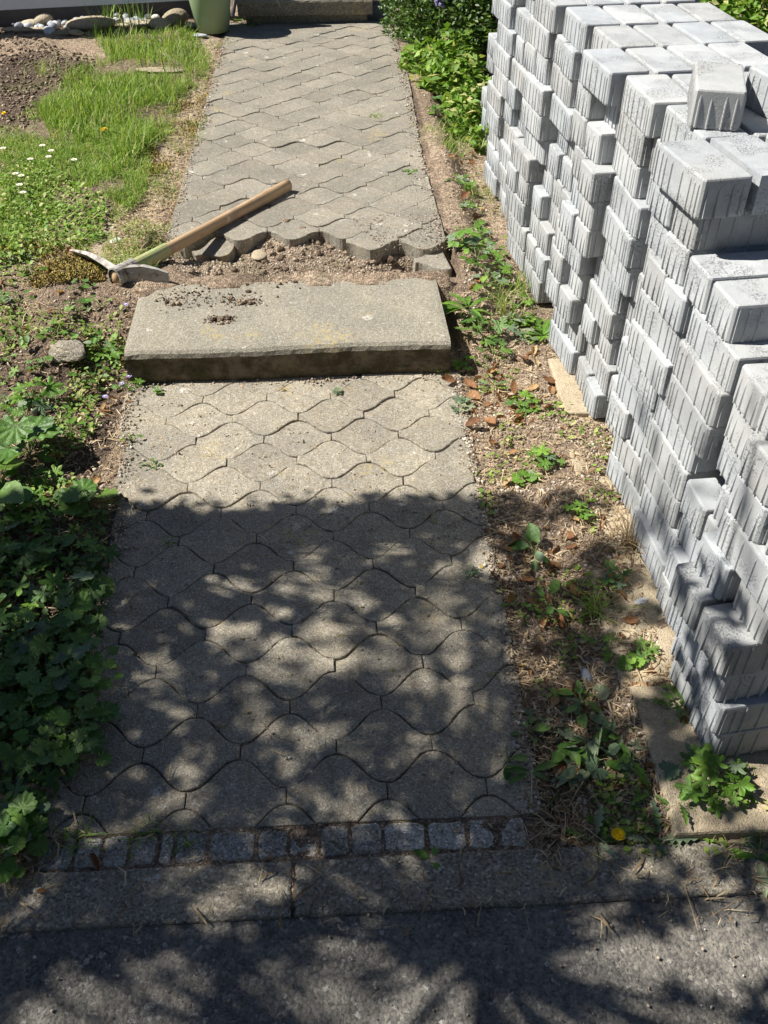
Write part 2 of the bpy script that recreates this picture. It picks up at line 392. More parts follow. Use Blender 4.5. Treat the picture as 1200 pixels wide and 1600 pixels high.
for i in range(len(cx)-1):
    a = at(cx[i], 1325)[0]; b = at(cx[i+1], 1325)[0]; rr = random.Random(i*3+1)
    y_0 = YK1+.003; y_1 = YC1-rr.uniform(.001, .006); a += .003; b -= .003
    pts = []
    for (p, q, c, d) in ((a, y_0, b, y_0), (b, y_0, b, y_1), (b, y_1, a, y_1), (a, y_1, a, y_0)):
        for k in range(4): t = (k+.5)/4; pts.append((p+(c-p)*t+rr.uniform(-.0015, .0015), q+(d-q)*t+rr.uniform(-.0015, .0015)))
    ox, oy = (a+b)/2, (y_0+y_1)/2; pts = [(p[0]-ox, p[1]-oy) for p in pts]
    link('cobble', prism(pts, .06, M['granite'], .004, 'cobble', rr, .0015), cr, (ox, oy, .0005+rr.uniform(-.002, .002)), (rr.uniform(-.04, .04), rr.uniform(-.04, .04), 0))
# ------------------------------------------------------------------ ogee pavers
PW, PR = .1757, .0955                      # lattice width, row spacing
def ogee(w=PW, r=PR, s=.033):              # cell centred on the origin; side joints of length s
    h = r-s; hh = s/2; pts = []; N = 8
    # right side bottom -> bottom vertex -> left ... going clockwise seen from above must be CCW for normals
    def curve(ax_, ay_, bx, by):           # horizontal tangents at both ends
        return [(ax_+(bx-ax_)*t, ay_+(by-ay_)*(.12*t+.88*t*t*t*(t*(6*t-15)+10))) for t in [k/N for k in range(N)]]
    T = (0, r-hh); Rt = (w/2, hh); Rb = (w/2, -hh); B = (0, -(r-hh)); Lb = (-w/2, -hh); Lt = (-w/2, hh)
    for a, b in ((B, Rb), (Rt, T), (T, Lt), (Lb, B)): pts += curve(*a, *b); pts += ([b] if b in (Rb, Lt) else [])
    # order: B..Rb, Rt..T, T..Lt, Lb..B
    return pts
def clip(pts, ax_, val, keep_less):
    out = []; n = len(pts)
    for i in range(n):
        p, q = pts[i], pts[(i+1) % n]; a = (p[ax_] <= val) == keep_less; b = (q[ax_] <= val) == keep_less
        if a: out.append(p)
        if a != b:
            t = (val-p[ax_])/(q[ax_]-p[ax_]); out.append((p[0]+(q[0]-p[0])*t, p[1]+(q[1]-p[1])*t))
    return out
def area(p): return sum(p[i-1][0]*p[i][1]-p[i][0]*p[i-1][1] for i in range(len(p)))/2
full = {}
def lay(parent, ax_, ay_, xl, xr, yb, yt, z, mat, cond, th, sd, tw=0.0):
    rr = random.Random(sd); key = mat.name
    if key not in full:
        full[key] = []
        for v in range(7):
            rv = random.Random(v+len(key)); full[key].append(prism([(p[0]+rv.uniform(-.0012, .0012), p[1]+rv.uniform(-.0012, .0012)) for p in ogee()], th, mat, .0026, 'paver', rv, .0010, .0012))
    n = 0
    for r_ in range(-60, 60):
        for c_ in range(-8, 9):
            cxx = ax_+PW*(c_+.5*(r_ % 2)); cyy = ay_+PR*r_
            if cyy < yb-PR or cyy > yt+PR or cxx < xl(cyy)-PW/2 or cxx > xr(cyy)+PW/2: continue
            if not cond(cxx, cyy): continue
            L, Rr = xl(cyy), xr(cyy)
            pts = [(cxx+p[0], cyy+p[1]) for p in ogee()]
            clipped = cxx-PW/2 < L or cxx+PW/2 > Rr or cyy-PR < yb or cyy+PR > yt
            dz = rr.uniform(-.0024, .0024); rot = (rr.gauss(0, .012), rr.gauss(0, .014), rr.gauss(0, .010))
            if not clipped: link('paver', rr.choice(full[key]), parent, (cxx, cyy, z+dz), rot); n += 1; continue
            pts = clip(clip(clip(clip(pts, 0, Rr, True), 0, L, False), 1, yt, True), 1, yb, False)
            q = []
            for p in pts:
                if not q or (abs(p[0]-q[-1][0])+abs(p[1]-q[-1][1])) > 1e-4: q.append(p)
            if len(q) > 2 and abs(q[0][0]-q[-1][0])+abs(q[0][1]-q[-1][1]) < 1e-4: q.pop()
            if len(q) < 4 or area(q) < .0012: continue
            ox = sum(p[0] for p in q)/len(q); oy = sum(p[1] for p in q)/len(q)
            link('paver', prism([(p[0]-ox, p[1]-oy) for p in q], th, mat, .0028, 'paver', None, 0, .0010), parent, (ox, oy, z+dz), (rot[0], rot[1]*.6, 0)); n += 1
    return n
np_ = empty('lower_path'); tag(np_, kind='structure')
jx, jy = at(306, 689, 0)
n1 = lay(np_, jx-PW/2, jy, lambda y: -.575+.03*math.sin(y*5), lambda y: .318+.012*(y-.8), YC1+.002, 2.245, 0, M['paver'], lambda x, y: True, .05, 3)
fp = empty('upper_path'); tag(fp, kind='structure')
jx, jy = at(535, 273, Z2)
edge = lambda x: float(np.interp(x, [-.55, -.2, .0, .15, .3], [2.93, 2.96, 2.90, 2.84, 2.80]))
n2 = lay(fp, jx-PW/2, jy, lambda y: -.575, lambda y: .355+.01*math.sin(y*3), 2.3, 5.78, Z2, M['paver2'],
         lambda x, y: y-PR*.35 > edge(x)+.02*math.sin(x*37), .075, 5)
# a loose paver tilted at the broken edge, beside the hole
o = link('paver', full[M['paver2'].name][1], fp, (at(338, 366, Z2)[0], 2.955, Z2-.022), (.12, -.16, .5))
# lower broken pavers at the right of the gap
link('paver', prism([(p[0], p[1]) for p in clip(ogee(), 0, .02, True)], .07, M['paver2'], .004, 'paver'), fp, (at(690, 402, .09)[0], at(690, 400, .09)[1], .078), (-.05, .06, .1))
# ------------------------------------------------------------------ concrete step
def step_mesh(x0, x1, y0, y1, zt, mat, fr, seed=1, over=0.0):
    rr = random.Random(seed); nxx = 60; ZP = [(y0+.004, 0), (y0, zt*.25), (y0+.002, zt*.55), (y0, zt*.78), (y0+.003, zt*.90), (y0+.011, zt*.975), (y0+.024, zt), (y0+(y1-y0)*.35, zt), (y0+(y1-y0)*.7, zt), (y1-.006, zt), (y1, zt-.008), (y1, 0)]
    V = []; F = []; k = len(ZP)
    for i in range(nxx+1):
        t = i/nxx; x = x0+(x1-x0)*t
        end = min(i, nxx-i); dr = {0: .003, 1: .0006}.get(end, 0)
        for j, (y, z) in enumerate(ZP):
            nz = .0011*math.sin(i*.9+j*1.7)*math.sin(i*.37+j)+rr.uniform(-.0007, .0007) if 1 < j < 7 else rr.uniform(-.0004, .0004)
            V.append((x, y+(nz if j < 7 else 0)+.004*math.sin(x*9+1)*(j < 7), max(0, z-dr*(z > 0)+nz*(z > 0)*.6)))
    for i in range(nxx):
        for j in range(k-1): a = i*k+j; F.append((a, a+k, a+k+1, a+1))
    F.append(tuple(range(k))); F.append(tuple(reversed(range(nxx*k, nxx*k+k))))
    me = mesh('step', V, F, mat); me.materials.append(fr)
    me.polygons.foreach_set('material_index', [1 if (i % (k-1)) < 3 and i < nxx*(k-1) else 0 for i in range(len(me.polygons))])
    me.update(); return me
s = link('stone_step', step_mesh(-.583, .322, 2.236, 2.632, .104, M['slab'], M['riser']), None, (0, 0, -.002), (0, 0, R(.9)))
s.location.x = .018; tag(s, 'wide weathered concrete step slab crossing the path, its dark front edge mossy', 'step')
# small flagstones right of the path
pv = empty('pavement'); tag(pv, kind='structure')
a = at(838, 568, .03); c = at(858, 642, .03)
link('slab', stone_slab(a[0], a[0]+.42, c[1], a[1]+.04, .05, M['sandslab'], .004, .001, 'slab', 6, 1), pv, (0, 0, .028), (0, 0, R(-1)))
link('slab', stone_slab(a[0]+.01, a[0]+.43, c[1]-.30, c[1]-.012, .05, M['sandslab'], .006, .002, 'slab', 6, 2), pv, (0, 0, .017))
link('slab', stone_slab(.545, .98, 1.42, 1.69, .05, M['sandslab'], .006, .002, 'slab', 6, 3), pv, (0, 0, .017))
link('slab', stone_slab(.515, .98, 1.10, 1.41, .05, M['sandslab'], .006, .002, 'slab', 6, 4), pv, (0, 0, .018))
link('slab', stone_slab(at(1015, 1200, .03)[0], 1.02, YC1-.055, 1.09, .05, M['sandslab'], .006, .002, 'slab', 6, 5), pv, (0, 0, .026), (0, 0, R(-.8)))
# ------------------------------------------------------------------ block pile
BL, BW, BH = .200, .100, .072
def block_mesh(seed):
    rr = random.Random(seed); x, y = BW/2-.0035, BL/2-.0035; c = .0042; m = MB()
    def ring(ix, z, jj=.0): return [(sx*(x-ix)-(sx*c if k else 0), sy*(y-ix)-(0 if k else sy*c), z+rr.uniform(-jj, jj)) for sx, sy, k in
                                   ((1, -1, 0), (1, 1, 0), (1, 1, 1), (-1, 1, 1), (-1, 1, 0), (-1, -1, 0), (-1, -1, 1), (1, -1, 1))]
    V = ring(.001, 0)+ring(0, .004, .001)+ring(0, BH-.0045, .0006)+ring(.0012, BH-.0012)+ring(.0038, BH-.0002)
    F = [tuple(reversed(range(8)))]
    for r_ in range(4):
        for i in range(8): j = (i+1) % 8; F.append((r_*8+i, r_*8+j, r_*8+8+j, r_*8+8+i))
    F.append(tuple(range(32, 40))); m.add(V, F)
    def rib(px, py, nx_, ny_):             # tapering spacer rib, apex near the top, thick at the foot
        tx, ty = -ny_, nx_; zt = BH-rr.uniform(.010, .016); zb = rr.uniform(.0005, .004); hw = rr.uniform(.0028, .0040); d = rr.uniform(.0034, .0046)
        def P(u, v, z): return (px+tx*u+nx_*v, py+ty*u+ny_*v, z)
        zm = (zt+zb)/2
        hw *= .72; zm = zt-.012; k1 = .38
        if nx_: d *= .62; zt += .006; zm = zt-.007; k1 = .85; hw *= .9
        V = [P(-hw*.35, 0, zt), P(hw*.35, 0, zt), P(-hw, 0, zm), P(-hw*.45, d*k1, zm), P(hw*.45, d*k1, zm), P(hw, 0, zm),
             P(-hw, 0, zb), P(-hw*.5, d, zb), P(hw*.5, d, zb), P(hw, 0, zb)]
        m.add(V, [(0, 2, 3), (0, 3, 4, 1), (1, 4, 5), (2, 6, 7, 3), (3, 7, 8, 4), (4, 8, 9, 5), (6, 9, 8, 7)])
    for t in (-.084, -.069, -.050, -.020, .018, .048, .070, .085):
        t += rr.uniform(-.002, .002); rib(-x, t, -1, 0); rib(x, t+rr.uniform(-.003, .003), 1, 0)
    for t in (-.033, -.012, .014, .033):
        t += rr.uniform(-.002, .002); rib(t, -y, 0, -1); rib(t, y, 0, 1)
    return m.me('block', M['block'])
BM = [block_mesh(i) for i in range(5)]
ORD = ['', 'first', 'second', 'third', 'fourth', 'fifth', 'sixth', 'seventh', 'eighth', 'ninth', 'tenth', 'eleventh', 'twelfth', 'thirteenth', 'fourteenth', 'fifteenth', 'sixteenth', 'seventeenth']
rb = random.Random(23)
PITCH, Y0, ZB = .2085, .905, .029
NM = 15
def block(x, y, z, rot, label):
    o = link('concrete_block', rb.choice(BM), None, (x, y, z), (0, 0, rot+(PI if rb.random() < .5 else 0)))
    tag(o, label, 'concrete block', 'new grey concrete blocks in the pile'); return o
fx = lambda Y, l: float(np.interp(Y, [.9, 1.3, 1.75, 2.25, 2.7, 3.3, 4.1], [.612, .625, .672, .632, .600, .605, .62]))*(1-l/11)+.645*(l/11)
offs = [-.040, .034, .004, -.028, .040, .008, -.034, .036, .004, -.036, .040, .0, -.034, .038, .0, -.04]
tops = {0: 9, 1: 8, 2: 9, 3: 11, 4: 11}
inner = MB()
for m_ in range(NM):
    th = R(rb.gauss(4.5, 1.6)); top = tops.get(m_, 11)
    typ0 = rb.random() < .68
    for l in range(top):
        yc = Y0+PITCH*(m_+.5)+[0, .0, .03, .03, .03, -.02, -.02, -.02, .03, .03, 0, 0][l]*(.4 if m_ == 0 else 1)
        z = ZB+l*BH; X = fx(yc, l)+offs[m_]*min(1, .5+l*.2)+rb.gauss(0, .004)+(.022 if rb.random() < .1 else 0)
        if m_ == 0 and l >= 4: X += .03
        if m_ >= 13: X += .012
        if m_ == 15: X += .02-.006*(9-l)
        t2 = th+R(rb.gauss(0, .8)); ca, sa = math.cos(t2), math.sin(t2)
        S = typ0 if rb.random() < .80 else not typ0; typ0 = S if rb.random() < .35 else typ0
        if m_ == 4 and l == 10: S = True
        if m_ in (3,) and l == 10: S = True
        base = f'grey ribbed concrete block, {ORD[l+1]} course up, {ORD[m_+1]} column from near end'
        def put(u, v, r_, lab):            # u into the pile, v along it, from the face's middle
            block(X+ca*u-sa*v, yc+sa*u+ca*v, z, t2+r_, lab)
        if S:
            put(BW/2, 0, 0, base+', laid lengthwise')
            if l == top-1 and m_ > 3: put(BW*1.5+.004, rb.gauss(0, .004), R(rb.gauss(0, .7)), base+', inner one')
            else: inner.box(-.044, .044, -.096, .096, 0, BH-.001, Matrix.Translation((X+ca*.155, yc+sa*.155, z))@Matrix.Rotation(t2, 4, 'Z'))
        else:
            s1 = rb.gauss(0, .006); s2 = rb.gauss(0, .006)
            if rb.random() < .13: s1 += .03
            put(BL/2+max(s1, -.02), -.0515, PI/2, base+', nearer end-on one')
            if not (2 < l < 8 and rb.random() < .07): put(BL/2+max(s2, -.02), .0515, PI/2, base+', farther end-on one')
        # second unit, to the right
        X2 = X+.212
        if l == top-1 and m_ >= 3:
            if rb.random() < .45:
                put(.212+BL/2, -.0515, PI/2, base+', right rear, nearer'); put(.212+BL/2+rb.gauss(0, .004), .0515, PI/2, base+', right rear, farther')
            else:
                put(.212+BW/2, 0, 0, base+', right rear, left one'); put(.212+BW*1.5+.004, 0, 0, base+', right rear, right one')
        else:
            for q in (0, 1):
                inner.box(-.047, .047, -.098, .098, 0, BH-.001, Matrix.Translation((X+ca*(.262+q*.104), yc+sa*(.262+q*.104), z))@Matrix.Rotation(t2, 4, 'Z'))
# raised blocks on top of the pile
ax1, ay1 = at(1126, 117, .895)
block(ax1, ay1, ZB+11*BH+.001, R(-17), 'uppermost grey block, lying skewed on top of the pile at its near end')
block(ax1+.145, ay1-.02, ZB+11*BH+.001, R(12), 'grey block on top of pile, tilted against right side of skewed block')
o = link('block_core', inner.me('block_core', M['block'])); tag(o, 'grey concrete blocks stacked inside the pile behind its outer faces', 'concrete block', kind='stuff')
# ------------------------------------------------------------------ pick mattock
hx, hy = at(190, 425, .135); ex_, ey = at(458, 286, .118)
A = Vector((hx, hy, .128)); B = Vector((ex_, ey, .119)); dv = (B-A); Lh = dv.length
pm = empty('pick_mattock', A, 0, dv.to_track_quat('Z', 'X').to_euler())
tag(pm, 'mattock with worn wooden handle lying across the torn up path edge', 'mattock')
m = MB(); n = 14
for i in range(25):
    t = i/24; z = t*Lh-.03; r1 = .0150+.0038*abs(t-.5)*2*(1 if t > .5 else .8); r1 *= (.93 if t > .985 else 1)
    for k in range(n): a = 2*PI*k/n; m.V.append(Vector((r1*1.28*math.cos(a), r1*math.sin(a), z+.004*math.sin(t*3))))
for i in range(24):
    for k in range(n): a = i*n+k; c = i*n+(k+1) % n; m.F.append((a, c, c+n, a+n))
m.F.append(tuple(reversed(range(n)))); m.F.append(tuple(24*n+k for k in range(n)))
link('handle', m.me('handle', M['wood'], True), pm)
def collar(z0, z1, r0, r1, mat, sx=1.3):
    m = MB(); n = 18
    for (r_, z) in ((r0*.86, z0), (r0, z0+.001), (r1, z1), (r1*.9, z1+.0006)):
        for k in range(n): a = 2*PI*k/n; m.V.append(Vector((r_*sx*math.cos(a), r_*math.sin(a), z)))
    for i in range(3):
        for k in range(n): a = i*n+k; c = i*n+(k+1) % n; m.F.append((a, c, c+n, a+n))
    return m.me('collar', mat, False)
link('paint_band', collar(.055, .20, .0205, .0192, M['lime'], 1.285), pm)
link('eye', collar(-.034, .055, .0262, .0238, M['steel'], 1.27), pm)
# head blades: world directions converted into the tool's frame
Minv = pm.rotation_euler.to_matrix().inverted()
def loc(p): return Minv@(Vector(p)-A)
def blade(secs, name):                     # secs: list of (centre world, half-width vector world, half-thickness vector world)
    m = MB()
    for c, hw, ht in secs:
        c = Vector(c); hw = Vector(hw); ht = Vector(ht)
        for sx, sy in ((-1, -1), (1, -1), (1, 1), (-1, 1)): m.V.append(loc(c+hw*sx+ht*sy))
    for i in range(len(secs)-1):
        for k in range(4): a = i*4+k; c = i*4+(k+1) % 4; m.F.append((a, c, c+4, a+4))
    m.F.append((3, 2, 1, 0)); e = (len(secs)-1)*4; m.F.append((e, e+1, e+2, e+3))
    link(name, m.me(name, M['steel']), pm)
dh = dv.normalized(); up = Vector((0, 0, 1)); across = dh.cross(up).normalized()      # to the right of the handle, seen from its head
tip = Vector((*at(265, 443, .105), .105)); c0 = A-dh*.002
secs = []
for t in (0, .2, .5, .8, 1):
    c = c0.lerp(tip, t); c.z += -.0+.016*math.sin(t*PI)
    secs.append((c, up*(.021+.015*t), dh*(.012*(1-t)+.0025)))
blade(secs, 'adze_blade')
tip2 = Vector((*at(116, 396, .125), .125)); secs = []
for t in (0, .25, .55, .85, 1):
    c = c0.lerp(tip2, t); c.z += .016*math.sin(t*PI)
    secs.append((c, (up*.75-dh*.65).normalized()*(.031+.004*math.sin(t*PI)-.008*t), (dh*.75+up*.65).normalized()*(.010*(1-t)+.002)))
blade(secs, 'axe_blade')
# ------------------------------------------------------------------ house front, entrance step, pot
wx0, wy0 = at(0, 14, .24); wx1, wy1 = at(290, -1, .24)
ang = math.atan2(wy1-wy0, wx1-wx0)
hw = empty('house_wall', (wx1+.15, wy1+.02, .1), ang); tag(hw, 'pale blue white painted house wall with shade under it coloured in along the pebbles', 'wall')
for k in range(4):
    m = MB(); z = .135+k*.13
    m.add([(-3.2, 0, z), (.1, 0, z), (.1, .012, z+.13), (-3.2, .012, z+.13), (-3.2, .05, z), (.1, .05, z), (.1, .05, z+.13), (-3.2, .05, z+.13)],
          [(0, 1, 2, 3), (1, 5, 6, 2), (4, 7, 6, 5), (0, 3, 7, 4), (0, 4, 5, 1), (3, 2, 6, 7)])
    link('board', m.me('board', M['siding']), hw)
m = MB(); m.box(-3.2, .1, .20, .26, -.2, .14); link('plinth', m.me('plinth', M['darkgap']), hw)  # box whose near-black colour stands for the shade under the boards
es = empty('entrance_step', (0, 0, 0)); tag(es, 'exposed aggregate concrete entrance step at the far end of the path', 'step')
a = at(372, 27, .14); b = at(576, 22, .14)
m = MB(); m.box(a[0], b[0]+.05, a[1], a[1]+.6, .135, .215); m.box(a[0]+.04, b[0], a[1]+.035, a[1]+.6, .06, .134)
me = step_mesh(a[0], b[0]+.02, a[1], a[1]+.6, .082, M['slab'], M['kerb'], 5); link('tread', me, es, (0, 0, .145))
m = MB(); m.box(a[0]+.04, b[0]-.01, a[1]+.035, a[1]+.6, .05, .144); link('footing', m.me('footing', M['kerb']), es)
def lathe(prof, n, name, mat, smooth=True):
    m = MB()
    for r_, z in prof:
        for k in range(n): a = 2*PI*k/n; m.V.append(Vector((r_*math.cos(a), r_*math.sin(a), z)))
    for i in range(len(prof)-1):
        for k in range(n): a = i*n+k; c = i*n+(k+1) % n; m.F.append((a, c, c+n, a+n))
    m.F.append(tuple(reversed(range(n)))); m.F.append(tuple((len(prof)-1)*n+k for k in range(n)))
    return m.me(name, mat, smooth)
px_, py_ = at(331, 52, .11)
pt = empty('plant_pot', (px_, py_+.08, .105)); tag(pt, 'tall sage green tapered plant pot beside the entrance step', 'plant pot')
link('body', lathe([(.083, 0), (.089, .004), (.117, .19), (.124, .27), (.127, .275), (.138, .277), (.140, .281), (.142, .335), (.139, .34), (.128, .34), (.126, .30)], 40, 'body', M['pot']), pt)
link('potting_soil', lathe([(.12, .27), (.12, .305)], 20, 'potting_soil', M['darkgap']), pt)
hs = MB(); q = at(372, 20, .12); hs.tube([(q[0]-.03, q[1]-.05, .11), (q[0]-.005, q[1], .2), (q[0]+.01, q[1]+.05, .32), (q[0]+.0, q[1]+.1, .46)], .012, 8)
tag(link('black_hose', hs.me('black_hose', M['hosem'], True)), 'short black hose standing between green pot and entrance step', 'hose')
# ------------------------------------------------------------------ stones
def ico(level, seed, amp=.18, sc=(1, 1, .6), flat=0):
    import bmesh
    bm = bmesh.new(); bmesh.ops.create_icosphere(bm, subdivisions=level, radius=1)
    rr = random.Random(seed); dirs = [(Vector((rr.gauss(0, 1), rr.gauss(0, 1), rr.gauss(0, 1))).normalized(), rr.uniform(-amp, amp)) for _ in range(9)]
    for v in bm.verts:
        d = v.co.normalized(); s_ = 1+sum(a*max(0, d.dot(u))**2 for u, a in dirs)
        v.co = Vector((d.x*s_*sc[0], d.y*s_*sc[1], d.z*s_*sc[2]))
    V = [v.co.copy() for v in bm.verts]; F = [tuple(v.index for v in f.verts) for f in bm.faces]; bm.free(); return V, F
PB = []
for i in range(6):
    V, F = ico(2, i, .2, (1, .75+.05*i, .6)); PB.append(mesh('pebble', V, F, M['pebble'], True))
SB = [mesh('stone', *ico(3, 40+i, .25, (1, .8, .55)), M['stone'], True) for i in range(3)]
rp = random.Random(11); cnt = 0
poly = [(18, 42), (60, 24), (190, 16), (300, 12), (300, 30), (240, 38), (170, 50), (90, 50), (40, 55)]
pts_p = []
while cnt < 230:
    x = rp.uniform(15, 305); y = rp.uniform(4, 56)
    if not inpoly(np.array([x]), np.array([y]), poly)[0]: continue
    q = at(x, y, .1)
    r_ = rp.uniform(.013, .026)
    if any((q[0]-a)**2+(q[1]-b)**2 < ((r_+c)*.72)**2 for a, b, c in pts_p): cnt += .2; continue
    pts_p.append((q[0], q[1], r_)); cnt += 1
    o = link('pebble', rp.choice(PB), None, (q[0], q[1], gz(*q)+r_*.45+rp.uniform(0, .012)), (rp.uniform(-.4, .4), rp.uniform(-.4, .4), rp.uniform(0, 6)), (r_, r_, r_))
    tag(o, 'pale blue grey river pebble in the bed under the house wall', 'pebble', 'river pebbles along the house wall')
def stone(x, y, r, label, sc=(1, 1, 1), z=.1, mat=None, cat='stone', rz=None, group=None, k=None):
    q = at(x, y, z); me = SB[rp.randrange(3)] if k is None else SB[k]
    if mat: me = me.copy(); me.materials[0] = mat
    o = link('stone', me, None, (q[0], q[1], gz(*q)+r*.25*sc[2]), (rp.uniform(-.1, .1), rp.uniform(-.1, .1), rz if rz is not None else rp.uniform(0, 6)), (r*sc[0], r*sc[1], r*sc[2]))
    return tag(o, label, cat, group)
stone(273, 40, .085, 'largest rounded brown boulder left of the green pot', (1, .9, 1.1))
stone(72, 42, .055, 'brown angular stone standing among the white pebbles', (1, .9, 1.2), rz=.4)
stone(50, 46, .05, 'pale rounded stone at left end of the border row', (1, .9, 1))
stone(30, 58, .06, 'flat beige stone, leftmost of the border row', (1.3, .7, .5), rz=0)
stone(55, 54, .06, 'thin flat tan stone lying below the pale rounded stone', (1.2, .6, .4), rz=.1)
stone(78, 57, .035, 'small white stone below the brown angular stone', (1, 1, .9), mat=M['pebble'])
stone(100, 58, .055, 'flat tan stone right of the small white stone', (1.1, .7, .6), rz=0)
stone(122, 60, .045, 'small tan stone in the middle of the border row', (1, .8, .6))
stone(143, 50, .085, 'broad beige stone in the middle of the border row', (1.4, .8, .7), rz=.1)
stone(215, 44, .07, 'long tan stone edging the pebbles behind the grass', (1.4, .7, .5), rz=.1)
stone(250, 46, .07, 'beige stone half hidden in grass left of the boulder', (1.2, .9, .8))
stone(240, 20, .06, 'dark grey stone in shade under the house wall', (1.2, .8, .8), mat=M['pebble'])
stone(250, 116, .06, 'flat tan patch of bare mud in the lawn', (1.7, .8, .28), rz=.1)  # flattened stone mesh used for a bare mud spot
stone(300, 45, .035, 'small brown stone touching the left side of the pot', (1, 1, .8))
stone(313, 60, .04, 'white flat stone at the foot of the green pot', (1.1, .7, .5), mat=M['pebble'], rz=0)
SB.append(mesh('stone', *ico(4, 77, .55, (1, .8, .6)), M['stone'], False))
for v in SB[-1].vertices: v.co *= 1+.25*(float(vn(np.array([v.co.x*4+9]), np.array([v.co.y*4+v.co.z*3+9]))[0])-.5)+.08*(float(vn(np.array([v.co.x*13+40]), np.array([v.co.y*13+v.co.z*11+40]))[0])-.5)
stone(104, 566, .075, 'rough mottled grey rock beside the step in the left bed', (1.15, .85, .6), z=.02, mat=M['kerb'], rz=-.5, k=3)
stone(1003, 938, .015, 'small smooth dark grey pebble leaning against the foot of the block pile', (1.1, .7, .6), z=.02, mat=M['pebble'], rz=.3)
stone(918, 1051, .016, 'pale grey stone chip in the soil strip beside the path', (1.1, .8, .6), z=.0, mat=M['pebble'])
stone(182, 380, .020, 'white lump of old mortar beside the mattock handle', (1.1, .8, .6), mat=M['white'])
stone(437, 1262, .006, 'small whitish chip on the shaded lower path', (1, 1, .5), z=.005, mat=M['white'])
stone(550, 1063, .005, 'tiny square white chip on the shaded path', (1, 1, .5), z=.005, mat=M['white'])
stone(613, 352, .006, 'tiny white chip on the upper path near the gap', (1, 1, .5), z=.105, mat=M['white'])
stone(405, 392, .036, 'flat pale lump of mortar in the dug out gap', (1.2, .8, .35), z=.07, mat=M['sandslab'])
# scattered grit, clods and chips: nobody could count them
def scatter_mesh(n, region, size, mat, name, label, cat, seed, zoff=.3, zf=None, squash=.7, tintf=None):
    rs = np.random.RandomState(seed); V0, F0 = ico(1, 3, .25, (1, 1, 1)); V0 = np.array([tuple(v) for v in V0]); F0 = np.array(F0)
    P = region(rs, n); k = len(P); s_ = size[0]+(size[1]-size[0])*rs.rand(k)**3
    rz = rs.rand(k)*6.28; c, s2 = np.cos(rz), np.sin(rz); an = .6+.5*rs.rand(k)
    W = V0[None]*np.stack([np.ones(k), an, squash*(.7+.5*rs.rand(k))], -1)[:, None, :]*s_[:, None, None]
    W = W*(1+.6*(rs.rand(k, len(V0), 1)-.5))
    X = W[..., 0]*c[:, None]-W[..., 1]*s2[:, None]; Y = W[..., 0]*s2[:, None]+W[..., 1]*c[:, None]
    Zg = (zf or ground_z)(P[:, 0], P[:, 1])
    W = np.stack([X+P[:, 0:1], Y+P[:, 1:2], W[..., 2]+(Zg+s_*zoff)[:, None]], -1).reshape(-1, 3)
    F = (F0[None]+(np.arange(k)*len(V0))[:, None, None]).reshape(-1, 3)
    t = np.repeat(rs.rand(k), len(V0))
    o = link(name, fast(name, W, F, mat, t)); return tag(o, label, cat, None, 'stuff')
def pxregion(poly, z=0., dens=None):
    xs = [p[0] for p in poly]; ys = [p[1] for p in poly]
    def f(rs, n):
        out = []
        while sum(map(len, out)) < n:
            x = rs.uniform(min(xs), max(xs), n*2); y = rs.uniform(min(ys), max(ys), n*2)
            k = inpoly(x, y, poly); x, y = x[k], y[k]
            d0 = FW[:, None]+RT[:, None]*(x-600)/CF+DN[:, None]*(y-800)/CF; t = (z-CH)/d0[2]
            P = np.stack([d0[0]*t, d0[1]*t], -1)
            if dens is not None: P = P[rs.rand(len(P)) < dens(P[:, 0], P[:, 1])]
            out.append(P)
        return np.concatenate(out)[:n]
    return f
EXC = [(250, 385), (330, 362), (380, 352), (480, 355), (560, 378), (640, 395), (695, 415), (700, 432), (500, 436), (290, 446), (250, 430)]
STRIP = [(640, 130), (750, 230), (830, 470), (960, 690), (1010, 960), (1110, 1190), (1200, 1200), (1200, 1370), (850, 1350), (830, 1290), (800, 1040), (755, 780), (715, 600), (720, 420), (690, 300)]
LEFTB = [(0, 400), (130, 410), (240, 460), (205, 590), (175, 780), (110, 1290), (60, 1360), (0, 1400)]
SAND = [(300, 70), (372, 60), (255, 380), (240, 440), (150, 430), (190, 330), (260, 240)]
scatter_mesh(13000, pxregion(EXC, .06), (.0010, .0040), M['gravel'], 'grit', 'loose tan grit filling the dug out gap between step and upper pavers', 'gravel', 1)
scatter_mesh(170, pxregion(EXC, .06), (.005, .016), M['soil'], 'soil_clods', 'brown soil clods in the dug out gap', 'soil', 2, tintf=.3)
scatter_mesh(8000, pxregion(STRIP, .02, lambda x, y: .15+.85*(fbm(x, y, 6, 3) > .0)), (.0015, .0055), M['gravel'], 'gravel', 'brownish gravel in the strip between path and block pile', 'gravel', 3)
scatter_mesh(1000, pxregion(SAND, .1), (.0018, .0065), M['gravel'], 'gravel', 'pale dry gravel along the left edge of the upper path', 'gravel', 4)
scatter_mesh(2200, pxregion(LEFTB, .02), (.0015, .006), M['gravel'], 'gravel', 'dark crumbs of soil and gravel in the left bed', 'gravel', 5)
scatter_mesh(2600, pxregion([(0, 55), (150, 90), (140, 150), (60, 200), (0, 230)], .1), (.002, .010), M['soil'], 'soil_crumbs', 'dark crumbly turned soil of the bed at far left', 'soil', 6)
